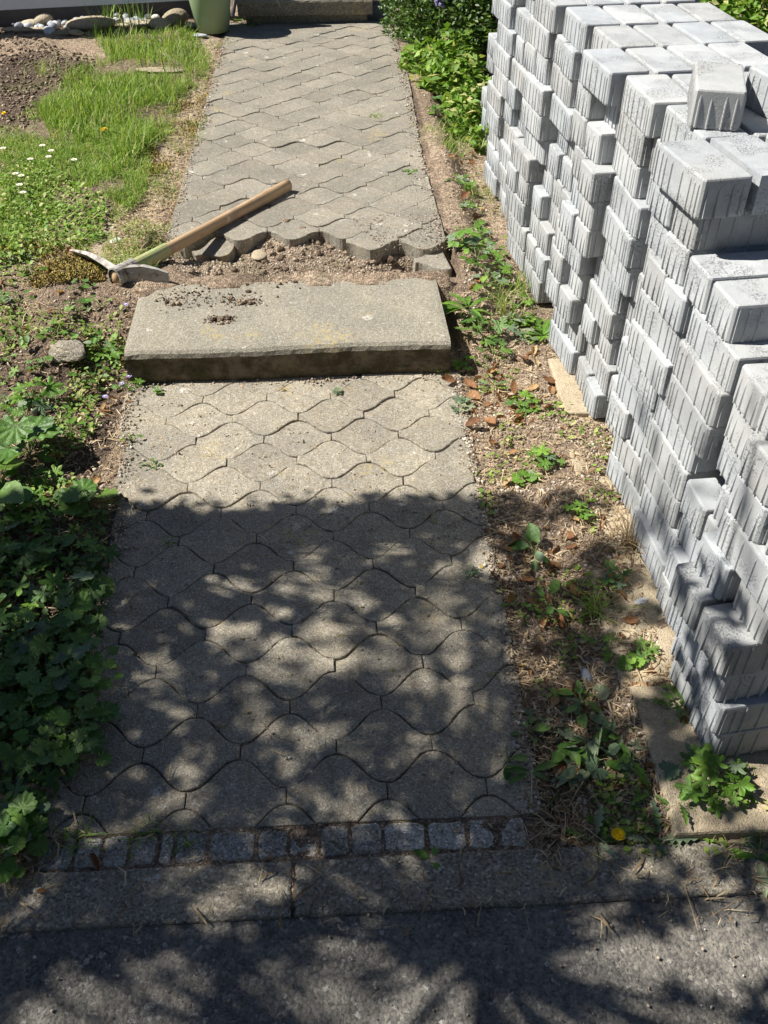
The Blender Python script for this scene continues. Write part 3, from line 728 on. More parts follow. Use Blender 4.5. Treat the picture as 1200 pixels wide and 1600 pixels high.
def gauss_on_step(rs, n):
    C = [(225, 462, .10, .035, .35), (300, 470, .10, .03, .2), (345, 500, .022, .010, .17), (385, 474, .028, .012, .13), (450, 440, .16, .02, .15)]
    P = []
    for x, y, sx, sy, f in C:
        q = at(x, y, Z2); k = int(n*f); P.append(np.stack([q[0]+rs.normal(0, sx, k), q[1]+rs.normal(0, sy, k)], -1))
    P = np.concatenate(P); return P[(P[:, 1] > 2.27) & (P[:, 1] < 2.62) & (P[:, 0] > -.55) & (P[:, 0] < .33)]
scatter_mesh(1500, gauss_on_step, (.0006, .0040), M['soil'], 'soil_crumbs', 'fine brown soil crumbs spilled on the concrete step', 'soil', 7, zf=lambda x, y: np.full(len(x), .1025))
scatter_mesh(150, gauss_on_step, (.002, .0105), M['soil'], 'soil_clods', 'larger soil clods lying on the concrete step', 'soil', 8, zf=lambda x, y: np.full(len(x), .103))
scatter_mesh(700, pxregion([(540, 340), (715, 330), (715, 392), (600, 392), (560, 360)], Z2), (.001, .0035), M['gravel'], 'grit', 'grit strewn over the upper pavers beside the gap', 'gravel', 10, zf=lambda x, y: np.full(len(x), Z2+.002))
scatter_mesh(900, pxregion([(60, 1290), (840, 1290), (845, 1352), (60, 1360)], 0), (.001, .003), M['gravel'], 'grit', 'fine grit in the joints around the cobble row', 'gravel', 12, zf=lambda x, y: np.where(vn(x*40, y*40) > .6, .003, -.004))
scatter_mesh(260, pxregion([(0, 1420), (1200, 1380), (1200, 1600), (0, 1600)], 0), (.001, .0028), M['gravel'], 'grit', 'loose pale grit on the dark asphalt', 'gravel', 13, zf=lambda x, y: np.full(len(x), 0.))
def joints(rs, n):
    # grit and crumbs lying along the ogee joints of the lower path
    jx, jy = at(306, 689, 0); out = []
    og = ogee()
    for _ in range(n):
        c_ = rs.randint(-4, 5); r_ = rs.randint(-1, 16)*1.-2; cxx = jx-PW/2+PW*(c_+.5*(int(r_) % 2)); cyy = jy+PR*(r_-7)
        p = og[rs.randint(len(og))]; out.append((cxx+p[0]+rs.normal(0, .004), cyy+p[1]+rs.normal(0, .004)))
    P = np.array(out); k = (P[:, 0] > -.56) & (P[:, 0] < .33) & (P[:, 1] > .85) & (P[:, 1] < 2.22); return P[k]
scatter_mesh(5200, joints, (.0007, .0028), M['gravel'], 'joint_grit', 'crumbs of grit and dirt lying along the lower paver joints', 'gravel', 14, zf=lambda x, y: np.full(len(x), .0005))
def edges(rs, n):
    t = rs.rand(n); sd = rs.rand(n) < .5; Y = .84+t*1.39
    X = np.where(sd, -.572+.03*np.sin(Y*5)+np.abs(rs.normal(0, .022, n)), .318+.012*(Y-.8)-np.abs(rs.normal(0, .014, n)))
    f = rs.rand(n) < .12; X = np.where(f, rs.uniform(-.56, .33, n), X); Y = np.where(f, 2.232-np.abs(rs.normal(0, .016, n)), Y)
    return np.stack([X, Y], -1)
scatter_mesh(3800, edges, (.0008, .0042), M['gravel'], 'edge_grit', 'soil and grit washed over the edges of the lower path', 'gravel', 15, zf=lambda x, y: np.full(len(x), .0005))
def edges2(rs, n):
    sd = rs.rand(n) < .5; Y = rs.uniform(2.9, 5.6, n); X = np.where(sd, -.572+np.abs(rs.normal(0, .015, n)), .355-np.abs(rs.normal(0, .022, n))); return np.stack([X, Y], -1)
scatter_mesh(2200, edges2, (.0010, .0045), M['gravel'], 'edge_grit', 'soil and grit washed over the edges of the upper path', 'gravel', 16, zf=lambda x, y: np.full(len(x), Z2+.0005))
# straw, twigs and dry fragments
def litter(n, region, L, mat, name, label, cat, seed, zf=None, wd=.0012):
    rs = np.random.RandomState(seed); P = region(rs, n); k = len(P); a = rs.rand(k)*6.28; l = L[0]+(L[1]-L[0])*rs.rand(k)**2
    Z = (zf or ground_z)(P[:, 0], P[:, 1])+.003+.004*rs.rand(k); dx, dy = np.cos(a)*l/2, np.sin(a)*l/2; ww = wd*(.5+rs.rand(k)*1.2); nx_, ny_ = -np.sin(a)*ww, np.cos(a)*ww
    bend = rs.normal(0, .12, k)*l; til = rs.normal(0, .10, k)*l
    A_ = np.stack([P[:, 0]-dx, P[:, 1]-dy, Z-til], -1); B_ = np.stack([P[:, 0]+nx_/ww*bend, P[:, 1]+ny_/ww*bend, Z+l*.05], -1); C_ = np.stack([P[:, 0]+dx, P[:, 1]+dy, Z+til], -1)
    N_ = np.stack([nx_, ny_, np.zeros(k)], -1); U = np.zeros((k, 3)); U[:, 2] = ww*.9
    V = np.stack([A_-N_*.5, A_+N_*.5, B_+N_, B_-N_, C_+N_*.4, C_-N_*.4, B_+U], 1).reshape(-1, 3)
    b = (np.arange(k)*7)[:, None, None]
    F = (np.array([[0, 1, 6], [3, 0, 6], [1, 2, 6], [2, 4, 6], [4, 5, 6], [5, 3, 6]])[None]+b).reshape(-1, 3)
    o = link(name, fast(name, V, F, mat, np.repeat(rs.rand(k), 7))); return tag(o, label, cat, None, 'stuff')
litter(6500, pxregion(STRIP, .02), (.006, .036), M['litter'], 'dry_litter', 'dry straw and twig litter over the strip beside the block pile', 'litter', 1)
litter(4200, pxregion(SAND, .1), (.006, .035), M['litter'], 'dry_litter', 'dry grass litter along the left edge of the upper path', 'litter', 2)
litter(2600, pxregion(LEFTB, .02), (.008, .05), M['litter'], 'dry_litter', 'dry stalk litter on the dark soil of the left bed', 'litter', 3)
litter(160, pxregion([(0, 1290), (860, 1290), (1200, 1340), (1200, 1460), (0, 1460)], 0), (.01, .045), M['litter'], 'dry_litter', 'dry stalks lying on kerb and cobbles', 'litter', 4, zf=lambda x, y: np.full(len(x), .003))
litter(120, pxregion([(190, 575), (715, 575), (760, 780), (840, 1290), (120, 1290), (170, 780)], 0), (.008, .035), M['litter'], 'dry_litter', 'few dry stalks lying on the lower path', 'litter', 5, zf=lambda x, y: np.full(len(x), .003), wd=.0009)
# ------------------------------------------------------------------ leaf shapes (unit length, root at origin, tip along +Y)
def leaf_mesh(kind, mat, seed=0):
    rr = random.Random(seed); V = []; F = []
    if kind in ('round', 'lobed', 'palm'):
        n = 40; V.append((0, .0, 0))
        for i in range(n+1):
            a = -PI*.90+i/n*PI*1.80; c = .5
            if kind == 'round': r_ = .55+.035*math.cos(a*9)+.02*math.cos(a*27); cup = .10
            elif kind == 'lobed': r_ = .47+.10*abs(math.cos(a*1.5))+.045*math.cos(a*13); cup = .12
            else: r_ = .22+.42*abs(math.cos(a*2.5))**1.3+.04*math.cos(a*17); cup = .05
            x, y = r_*math.sin(a), r_*math.cos(a)+.12
            z = cup*(x*x+y*y)*1.5+.035*math.cos(a*(9 if kind == 'round' else 10))-.10*abs(x)*(y > 0)*.4
            V.append((x*.5, y*.5, z*.45)); V.append((x, y, z+rr.uniform(-.015, .015)))
        for i in range(n):
            F.append((0, 1+2*(i+1), 1+2*i)); F.append((1+2*i, 1+2*(i+1), 2+2*(i+1), 2+2*i))
    elif kind == 'trefoil':
        for ang in (-1.15, 0, 1.15):
            b = len(V); n = 8; c, s_ = math.cos(ang), math.sin(ang)
            for i in range(n+1):
                t = i/n; ww = .27*math.sin(PI*min(1, t*.93+.05))**.75*(.7+.45*t)+(.018 if i % 2 else 0)
                for sx, zz in ((-1, .06), (0, 0), (1, .06)):
                    x, y = sx*ww, .05+t*.62; V.append((x*c+y*s_, -x*s_+y*c, zz*(ww*3)-.10*t*t+(.012 if i % 2 else -.012)*abs(sx)))
            for i in range(n):
                for k in (0, 1): a = b+i*3+k; F.append((a, a+1, a+4, a+3))
    else:
        P = {'lance': (.14, 10, .35), 'oval': (.27, 8, .12), 'heart': (.36, 8, .10), 'dandy': (.15, 12, .3), 'dead': (.27, 9, -.25), 'deadwide': (.36, 9, -.2), 'deadcurl': (.22, 9, .5)}[kind]
        w_, n, arch = P
        for i in range(n+1):
            t = i/n
            if kind == 'heart': ww = w_*math.sin(PI*(t*.86+.14))**.8*(1.25-.5*t)
            elif kind == 'dandy': ww = w_*(.25+t)*math.sin(PI*min(1, t*.9+.08))*(1.3 if i % 2 else .45)
            else: ww = w_*math.sin(PI*(t*.94+.03))**.8
            fold = .35 if kind in ('lance', 'dandy') else .22
            if kind.startswith('dead'): fold = .9 if kind == 'deadcurl' else .5
            z = arch*t*t*(-1 if not kind.startswith('dead') else -1)+.0
            for sx in (-1, -.5, 0, .5, 1):
                j = (.03*math.sin(i*2.1+sx*3+seed)+rr.uniform(-.02, .02)) if kind.startswith('dead') else (.012*(-1)**i*abs(sx))
                V.append((sx*ww*(.8 if kind == 'deadcurl' else 1), t, z+fold*ww*sx*sx+j))
        for i in range(n):
            for k in range(4): a = i*5+k; F.append((a, a+1, a+6, a+5))
    return mesh('leaf', V, F, mat, kind not in ('x',))
LM = {}
for kind in ('round', 'lobed', 'palm', 'trefoil', 'lance', 'oval', 'heart', 'dandy'):
    for mk in ('leafA', 'leafB', 'leafC'):
        LM[kind, mk] = [leaf_mesh(kind, M[mk], s_) for s_ in (0, 1)]
DL = [leaf_mesh(k, M['dead'], s_) for k in ('dead', 'deadwide', 'deadcurl') for s_ in (0, 1)]
rl = random.Random(5)
def plant(x, y, kind, mk, n, size, spread, h, label, cat='weed', group=None, name='weed', z=.02, flat=.0, stems=True, xy=None):
    q = xy if xy else at(x, y, z); g0 = gz(*q)
    if abs(q[0]+.13) < .44 and .84 < q[1] < 2.23: g0 = 0.
    root = empty(name, (q[0], q[1], g0)); tag(root, label, cat, group)
    st = MB(); a0 = rl.uniform(0, 6.28)
    for i in range(n):
        a = a0+i*2.399+rl.gauss(0, .3); f = math.sqrt((i+.6)/n); r_ = spread*f*rl.uniform(.75, 1.1); hh = h*(1.05-.65*f)*rl.uniform(.7, 1.15)+.004
        s_ = size*rl.uniform(.45, 1.2)
        if kind in ('lance', 'dandy', 'oval') and flat == 0:
            loc_ = (0.3*r_*math.cos(a), .3*r_*math.sin(a), hh*.35+.004); tilt = R(55-45*f)*rl.uniform(.7, 1.2)
        else:
            loc_ = (r_*math.cos(a), r_*math.sin(a), hh); tilt = R(rl.gauss(-4, 14))
        mk2 = mk if rl.random() < .80 else rl.choice(('leafA', 'leafB', 'leafC') if mk != 'leafC' else ('leafC',))
        o = link('leaf', rl.choice(LM[kind, mk2]), root, loc_, (tilt, R(rl.gauss(0, 14)), a-PI/2+rl.gauss(0, .25)), (s_, s_, s_))
        if stems and kind not in ('lance', 'dandy'):
            st.tube([(0, 0, 0), (loc_[0]*.55, loc_[1]*.55, hh*.75), loc_], [.0016, .0012, .001], 4, False)
    if st.V: link('stem', st.me('stem', M['stem']), root)
    return root
G1 = 'weeds in the soil strip beside the block pile'; G2 = 'leafy plants of the left bed'
# left bed, near: mallow-like and lobed leaves
poly_n = [(0, 745), (60, 760), (150, 780), (178, 830), (165, 880), (150, 960), (160, 1040), (150, 1110), (120, 1190), (70, 1260), (40, 1320), (0, 1340)]
rsn = np.random.RandomState(8); Pn = []
while len(Pn) < 38:
    x, y = rsn.uniform(-60, 170), rsn.uniform(740, 1350)
    if not (inpoly(np.array([max(x, 2)]), np.array([y]), poly_n)[0]): continue
    if any((x-a)**2+((y-b))**2 < 32**2 for a, b in Pn): continue
    Pn.append((x, y))
ORN = lambda n: (ORD+['eighteenth', 'nineteenth', 'twentieth', 'twenty-first', 'twenty-second', 'twenty-third', 'twenty-fourth', 'twenty-fifth', 'twenty-sixth', 'twenty-seventh', 'twenty-eighth', 'twenty-ninth', 'thirtieth'])[n]
Pn.sort(key=lambda p: -p[1]); cn = {}
for i, (x, y) in enumerate(Pn):
    if y < 930: k, mk, n, s_ = ('round', 'leafB', 7, .042) if i % 3 else ('palm', 'leafA', 7, .035)
    else: k, mk, n, s_ = ('lobed', 'leafB', 9, .034) if i % 3 else (('palm', 'leafB', 9, .030) if i % 2 else ('lobed', 'leafA', 8, .032))
    cn[k] = cn.get(k, 0)+1
    plant(x, y, k, mk, n, s_*1.15, .052, .055, {'round': 'round scalloped leaved plant in shaded left bed, ', 'palm': 'cut palmate leaved weed in shaded left bed, ', 'lobed': 'dark lobed leaved plant in shaded left bed, '}[k]+ORN(cn[k])+' of its kind from the street', 'plant', 'shaded bed plants with '+k+' leaves', 'leafy_plant', z=.03)
plant(108, 1120, 'lance', 'leafB', 5, .085, .09, .04, 'plant with long pointed leaves overhanging the left path edge', 'plant', None, 'leafy_plant')
plant(28, 1285, 'round', 'leafA', 4, .045, .03, .05, 'plant with three large smooth round leaves at bottom of left bed', 'plant', None, 'leafy_plant')
# left bed, middle
plant(40, 690, 'lobed', 'leafB', 7, .080, .06, .12, 'tall plant with large crinkled dark green leaves in left bed', 'plant', None, 'leafy_plant', z=.05)
plant(0, 760, 'heart', 'leafB', 6, .08, .07, .10, 'plant with broad dark heart shaped leaves at the left picture edge', 'plant', None, 'leafy_plant', z=.05)
plant(112, 680, 'oval', 'leafA', 7, .030, .035, .06, 'small bright seedling with oval leaves right of the crinkled plant', 'plant', None, 'leafy_plant', flat=1)
plant(52, 620, 'palm', 'leafA', 9, .045, .05, .09, 'pale green plant with finely cut leaves left of the grey rock', 'plant', None, 'leafy_plant', z=.05)
plant(160, 545, 'heart', 'leafA', 16, .026, .06, .05, 'clump of violets with heart shaped leaves touching the step', 'plant', None, 'violet_plant', z=.04)
plant(145, 580, 'heart', 'leafB', 12, .024, .05, .04, 'lower clump of violets below the grey rock', 'plant', None, 'violet_plant', z=.03)
rs_ = np.random.RandomState(18)
mid = [(x, y) for x, y in zip(rs_.uniform(0, 190, 400), rs_.uniform(420, 740, 400))]
sel = []
for x, y in mid:
    if not inpoly(np.array([x]), np.array([y]), [(0, 415), (60, 425), (120, 450), (185, 500), (190, 540), (150, 600), (90, 640), (80, 740), (0, 740)])[0]: continue
    if (x-105)**2+(y-566)**2 < 42**2: continue
    if any((x-a)**2+(y-b)**2 < 24**2 for a, b in sel): continue
    sel.append((x, y))
sel = sorted(sel[:30], key=lambda p: -p[1]); cn = {}
for i, (x, y) in enumerate(sel):
    k, mk = [('palm', 'leafA'), ('heart', 'leafB'), ('lobed', 'leafB'), ('oval', 'leafA')][i % 4]; cn[k] = cn.get(k, 0)+1
    plant(x, y, k, mk, 6, .026, .038, .035, {'palm': 'small cut leaved pale weed', 'heart': 'small heart leaved dark weed', 'lobed': 'small lobed leaved dark weed', 'oval': 'small oval leaved bright weed'}[k]+' in sunlit left bed, '+ORN(cn[k])+' of its kind from the street', 'weed', 'sunlit bed weeds with '+k+' leaves', z=.06, flat=1)
# along the near path edges
for x, y, k, mk, n, s_, sp, h, lab in [
    (205, 690, 'oval', 'leafA', 5, .020, .02, .025, 'tiny weed on the left path edge beside the shadowed soil'),
    (237, 730, 'heart', 'leafB', 7, .013, .022, .008, 'tiny creeping weed in a joint near the left path edge'),
    (262, 850, 'oval', 'leafA', 5, .014, .014, .012, 'tiny weed growing in the shaded path at left'),
    (247, 612, 'lobed', 'leafA', 5, .015, .018, .012, 'tiny round leaved weed at the left foot of the step'),
    (213, 605, 'palm', 'leafA', 7, .022, .03, .022, 'small weed at the left corner under the step'),
    (268, 588, 'palm', 'leafC', 6, .016, .02, .03, 'reddish small weed under the left end of the step'),
    (490, 580, 'lance', 'leafA', 6, .035, .02, .04, 'upright weed with narrow leaves under the middle of the step'),
    (527, 615, 'palm', 'leafC', 7, .014, .012, .012, 'tiny tuft in a joint below the step'),
    (575, 640, 'palm', 'leafC', 0, .014, .012, .012, ''),
    (617, 575, 'palm', 'leafA', 14, .026, .035, .055, 'bright lime green weed under the right part of the step'),
    (725, 402, 'lobed', 'leafA', 0, .03, .04, .05, ''),
    (793, 1190, 'oval', 'leafB', 4, .025, .02, .012, 'small weed with three dark leaves on the right path edge'),
    (672, 1345, 'oval', 'leafB', 3, .024, .012, .004, 'single dark green leaflet sprig on the cobble row'),
    (580, 182, 'palm', 'leafA', 8, .028, .03, .012, 'small weed growing in a joint in the middle of the upper path'),
    (640, 268, 'palm', 'leafA', 6, .02, .03, .01, 'thin yellowish weed in a joint at the right of the upper path'),
    (655, 370, 'palm', 'leafA', 7, .022, .03, .02, 'small weed on the upper pavers right of the gap'),
    (545, 30, 'lance', 'leafA', 6, .07, .05, .05, 'pale leafy weed against the foot of the entrance step'),
    (385, 38, 'oval', 'leafA', 10, .05, .07, .05, 'pale leafy weed between pot and entrance step')]:
    if n: plant(x, y, k, mk, n, s_, sp, h, lab, 'weed', None, 'weed', z=.10 if y < 430 else 0., flat=0 if k == 'lance' else 1)
for x, y, z in ((580, 182, 0),): pass
for i, (x, y, s_) in enumerate([(300, 592, .014), (345, 590, .012), (410, 588, .013), (455, 585, .015), (545, 582, .014), (655, 577, .016), (690, 580, .02)]):
    plant(x, y, 'palm' if i % 2 else 'oval', 'leafA', 6, s_, .014, .014, 'tiny weed rooted in the crack along the foot of the step, '+ORN(i+1)+' from the left', 'weed', 'tiny weeds along the step foot', z=0., flat=1)
# right strip: bigger strawberry and avens plants by the step
for i, (x, y, k, mk, n, s_, sp, h, lab) in enumerate([
    (722, 412, 'trefoil', 'leafA', 7, .050, .055, .06, 'wild strawberry plant right of the gap, uppermost of the patch'),
    (742, 440, 'trefoil', 'leafA', 8, .052, .06, .05, 'wild strawberry plant with the largest trefoil leaves beside the step'),
    (775, 420, 'palm', 'leafA', 8, .036, .05, .03, 'cut leaved weed between strawberry patch and pile'),
    (728, 500, 'lance', 'leafA', 9, .075, .06, .06, 'tuft of long pale green strap leaves at right end of step'),
    (748, 520, 'palm', 'leafB', 9, .045, .055, .05, 'dark cut leaved plant hugging the right end of the step'),
    (772, 545, 'palm', 'leafB', 8, .042, .05, .045, 'dark cut leaved plant right of the step corner'),
    (728, 560, 'trefoil', 'leafA', 5, .040, .03, .04, 'small strawberry plant at the lower right step corner'),
    (850, 520, 'lance', 'leafA', 14, .085, .03, .02, 'bundle of limp yellow green leaves lying against the pile'),
    (800, 500, 'palm', 'leafC', 8, .030, .05, .02, 'yellowing weed between strawberry patch and limp leaves'),
    (757, 470, 'heart', 'leafA', 7, .035, .045, .045, 'heart leaved weed in the middle of the strawberry patch'),
    (720, 620, 'palm', 'leafC', 8, .026, .035, .02, 'small grey green weed near dead leaves by the path'),
    (770, 590, 'dandy', 'leafA', 8, .055, .03, .03, 'young dandelion rosette among brown leaves below the step'),
    (820, 625, 'palm', 'leafA', 9, .034, .04, .03, 'bright cut leaved weed left of the square flagstone'),
    (850, 715, 'palm', 'leafA', 10, .032, .04, .035, 'pair of bright lobed weeds below the square flagstone'),
    (820, 735, 'lobed', 'leafA', 6, .026, .03, .02, 'small lobed weed beside the path below the flagstone'),
    (838, 850, 'oval', 'leafB', 6, .045, .03, .03, 'plantain like weed with upright oval leaves in the strip'),
    (858, 925, 'oval', 'leafB', 6, .042, .035, .02, 'dark oval leaved weed left of the grass tuft'),
    (908, 800, 'palm', 'leafA', 8, .028, .03, .03, 'fresh green weed in dappled shade near the pile'),
    (960, 900, 'palm', 'leafB', 8, .026, .03, .03, 'dark small weed close to the foot of the pile'),
    (950, 1000, 'palm', 'leafA', 7, .022, .04, .012, 'flat creeping weed beside the small grey pebble'),
    (985, 1030, 'lobed', 'leafA', 4, .026, .015, .015, 'bright single lobed leaf weed near the pile foot'),
    (1005, 1015, 'palm', 'leafB', 7, .022, .025, .015, 'small dark weed directly at the pile foot'),
    (912, 1082, 'oval', 'leafB', 7, .036, .03, .02, 'rosette of narrow oval leaves in the shaded strip'),
    (1060, 1095, 'palm', 'leafB', 10, .028, .04, .025, 'dark weed clump in front of the pile corner'),
    (1050, 1075, 'lobed', 'leafA', 5, .02, .02, .015, 'bright little weed left of the dark weed clump'),
    (1115, 1225, 'palm', 'leafA', 22, .036, .060, .055, 'bushy bright yellow green weed in front of the pile corner'),
    (935, 1300, 'dandy', 'leafB', 7, .055, .025, .02, 'dandelion leaf rosette under the yellow flower'),
    (1020, 1235, 'dandy', 'leafA', 5, .055, .02, .02, 'upright toothed dandelion leaf at flagstone edge'),
    (1060, 1250, 'dandy', 'leafB', 4, .05, .02, .02, 'toothed leaf weed on the big flagstone'),
    (1020, 1300, 'dandy', 'leafC', 8, .06, .04, .02, 'sprawling wilted dandelion right of the flower'),
    (1190, 1325, 'lance', 'leafA', 7, .06, .03, .03, 'narrow leaved weed at the right picture edge by the kerb'),
    (880, 1020, 'heart', 'leafB', 1, .02, .002, .01, 'single heart shaped leaf on the gravel strip'),
    (840, 1110, 'palm', 'leafC', 8, .016, .03, .01, 'mossy low weed at the right path edge'),
    (830, 1130, 'oval', 'leafB', 5, .03, .02, .015, 'small dark weed with slender leaves beside the path'),
    (830, 1195, 'lance', 'leafB', 6, .05, .03, .02, 'shaded weed with slender leaves at the right path edge'),
    (735, 880, 'palm', 'leafC', 6, .014, .02, .008, 'tiny weed on the right path edge in shade'),
    (1175, 1200, 'dandy', 'leafC', 0, .05, .03, .02, '')]):
    if n: plant(x, y, k, mk, n, s_, sp, h, lab, 'weed', None, 'weed', z=.03, flat=0 if k in ('lance', 'dandy') else 1)
Pw = pxregion([(700, 240), (740, 250), (800, 440), (850, 470), (830, 530), (730, 430), (715, 380)], .06)(np.random.RandomState(44), 22)
Pw = Pw[np.argsort(Pw[:, 1])]
for i, p in enumerate(Pw):
    k = ('palm', 'oval', 'lobed')[i % 3]
    plant(0, 0, k, 'leafA' if i % 4 else 'leafC', 7, .026, .035, .02, 'low '+{'palm': 'cut', 'oval': 'oval', 'lobed': 'lobed'}[k]+' leaved weed between upper path and pile, '+ORN(i+1)+' from the step', 'weed', 'weeds between upper path and pile', xy=(float(p[0]), float(p[1])), flat=1)
# wilted heap of pulled weeds
rh = random.Random(9)
for i in range(95):
    x = rh.gauss(925, 50); y = rh.gauss(1165, 44); q = at(x, y, .02)
    if q[0] < .34: continue
    me = rl.choice(LM[rh.choice([('oval', 'leafC'), ('lance', 'leafC'), ('oval', 'leafC'), ('lobed', 'leafC'), ('oval', 'leafB'), ('dandy', 'leafC')])])
    s_ = rh.uniform(.020, .050)
    o = link('wilted_leaf', me, None, (q[0], q[1], gz(*q)+rh.uniform(.004, .018)), (rh.gauss(0, .5), rh.gauss(0, .5), rh.uniform(0, 6.3)), (s_, s_, s_))
    tag(o, 'limp grey green leaf in the heap of pulled weeds beside the path', 'leaf', 'wilted leaves of the pulled weed heap')
# ------------------------------------------------------------------ dead leaves
dl = [(862, 550, .065, 1, 'largest brown dead leaf, lying against the pile foot above the flagstone'), (832, 545, .05, 4, 'curled brown leaf left of the largest dead leaf'),
      (815, 560, .045, 2, 'reddish brown leaf in the litter right of the strawberries'), (712, 590, .045, 3, 'crumpled brown leaf by the right corner below the step'),
      (700, 575, .04, 5, 'upright curled leaf touching the right end of the step'), (745, 600, .045, 0, 'flat russet leaf among weeds below the step'),
      (783, 585, .04, 2, 'folded russet leaf in the litter below the strawberry patch'), (583, 573, .028, 4, 'small rolled brown leaf at the foot of the step'),
      (437, 605, .022, 4, 'small curled leaf lying on the sunlit pavers at left'), (378, 600, .012, 1, 'tiny dark red leaf on the pavers below the step'),
      (172, 633, .032, 1, 'orange brown leaf in the left bed beside the path'), (727, 660, .045, 0, 'pale cream leaf on the path edge below the weeds'),
      (792, 635, .032, 5, 'pale tan leaf left of the square flagstone'), (890, 808, .03, 2, 'brown leaf in dappled shade near the pile'),
      (828, 880, .036, 1, 'tan wide leaf in the strip beside shaded path'), (884, 852, .028, 0, 'upright rust brown leaf in the shaded strip'),
      (856, 952, .038, 5, 'rust coloured curled leaf below the oval leaved weed'), (878, 968, .03, 2, 'second rust leaf just right of the curled one'),
      (905, 928, .035, 3, 'brown leaf between dark weed and grass tuft'), (963, 918, .032, 0, 'brown leaf at the foot of the pile in shade'),
      (1008, 1053, .03, 4, 'orange brown curled leaf in front of the pile'), (960, 1225, .045, 4, 'dark purple brown leaf in the pulled weeds'),
      (918, 1110, .04, 5, 'long dry leaf standing in the pulled weeds'), (45, 1262, .04, 1, 'brown leaf beneath the round leaved plant at lower left'),
      (140, 1330, .032, 4, 'brown narrow leaf lying on the cobble row'), (133, 905, .032, 5, 'brown leaf at the left path edge in shade'),
      (8, 950, .04, 2, 'curled brown leaf at the left picture edge'), (55, 1388, .016, 0, 'small tan leaf on the kerb at far left'),
      (40, 790, .045, 0, 'dry grey brown leaf in the left bed under the heart leaved plant'), (120, 765, .035, 2, 'brown leaf near path at the start of the shade'),
      (790, 90, .0, 0, ''), (620, 78, .03, 1, 'curled brown leaf on the upper path near the shrub'), (712, 232, .045, 1, 'orange brown leaf at the far foot of the pile'),
      (735, 212, .04, 5, 'dark orange leaf beside the far end of the pile'), (722, 305, .04, 3, 'pale yellow leaf on soil right of the upper path'),
      (90, 462, .04, 5, 'beige leaf stub in the moss left of the mattock'), (8, 490, .04, 1, 'pale tan leaf at left edge of the sunlit bed'),
      (93, 523, .025, 0, 'orange red leaf in the sunlit bed above the grey rock'), (695, 165, .03, 3, 'beige leaf under the shrub beside the upper path'),
      (300, 270, .0, 1, ''), (243, 200, .03, 2, 'brown leaf in the lawn near the path'), (775, 680, .03, 2, 'brown leaf in the strip right of the sunlit path'),
      (765, 825, .025, 4, 'brown curled leaf at the right path edge in shade')]
for i, (x, y, s_, k, lab) in enumerate(dl):
    if not s_: continue
    z = .1 if y < 470 else .015; q = at(x, y, z); g0 = gz(*q)
    if -.57 < q[0] < .33 and .84 < q[1] < 2.23: g0 = 0
    if -.57 < q[0] < .36 and q[1] > 2.9: g0 = Z2
    if q[1] < YC1: g0 = .003
    o = link('fallen_leaf', DL[k], None, (q[0], q[1], g0+s_*(.10 if k < 4 else .12)+.002), (rl.gauss(.15, .22), rl.gauss(0, .25), rl.uniform(0, 6.3)), (s_, s_, s_)); tag(o, lab, 'dead leaf')
rs2 = random.Random(77)
for reg, n, s0, s1, lab, grp in ((STRIP, 130, .012, .033, 'small brown leaf scrap in the strip beside the block pile', 'leaf scraps in the right strip'), (LEFTB, 60, .015, .038, 'brown dead leaf scrap under the plants of the left bed', 'leaf scraps in the left bed'),
                                 ([(690, 560), (800, 560), (900, 600), (820, 660), (740, 640)], 38, .02, .045, 'russet leaf in the drift at the right foot of the step', 'leaves drifted at the right foot of the step'),
   ([(760, 800), (900, 800), (930, 960), (840, 980), (790, 900)], 26, .02, .04, 'rust coloured leaf in the dappled drift midway along the right path edge', 'leaves drifted midway along the right path edge')):
    P = pxregion(reg, .03)(np.random.RandomState(n), n)
    for p in P:
        s_ = rs2.uniform(s0, s1)
        if p[1] < YC1: continue
        o = link('fallen_leaf', rs2.choice(DL), None, (p[0], p[1], gz(*p)+s_*.15), (rs2.gauss(0, .4), rs2.gauss(0, .4), rs2.uniform(0, 6.3)), (s_, s_, s_)); tag(o, lab, 'dead leaf', grp)
# ------------------------------------------------------------------ grass
def blades(P, L, W, mat, name, seed, lean=.45, Z=None):
    rs = np.random.RandomState(seed); k = len(P); a = rs.rand(k)*6.28; l = L[0]+(L[1]-L[0])*rs.rand(k)
    if Z is None: Z = ground_z(P[:, 0], P[:, 1])-.003
    ln = np.abs(rs.normal(0, lean, k)); b = rs.rand(k)*6.28
    dx, dy = np.cos(b), np.sin(b); ww = W*(.6+.8*rs.rand(k)); nx_, ny_ = -dy*ww, dx*ww
    def lv(t, wf):
        r_ = l*ln*t**1.8; z = Z+l*t*(1-.35*np.minimum(ln, 1.6)*t)
        x = P[:, 0]+dx*r_; y = P[:, 1]+dy*r_
        return [np.stack([x-nx_*wf, y-ny_*wf, z], -1), np.stack([x+nx_*wf, y+ny_*wf, z], -1)]
    V = np.stack(lv(0, 1)+lv(.45, .9)+lv(.8, .55)+[lv(1, 0)[0]], 1).reshape(-1, 3)
    F = (np.array([[0, 1, 3], [0, 3, 2], [2, 3, 5], [2, 5, 4], [4, 5, 6]])[None]+(np.arange(k)*7)[:, None, None]).reshape(-1, 3)
    return fast(name, V, F, mat, np.repeat(np.clip(rs.rand(k)*.8+.1+.45*(rs.rand(k) > .86), 0, 1), 7))
GR = [(0, 215), (20, 195), (80, 160), (110, 120), (170, 95), (135, 60), (170, 45), (240, 40), (300, 50), (330, 85), (325, 120), (290, 150), (275, 190), (240, 250), (225, 310), (165, 370), (135, 400), (60, 410), (0, 400)]
dens = lambda x, y: np.clip(.30+4.*(fbm(x, y, 4.5, 4)+.06), .03, 1)
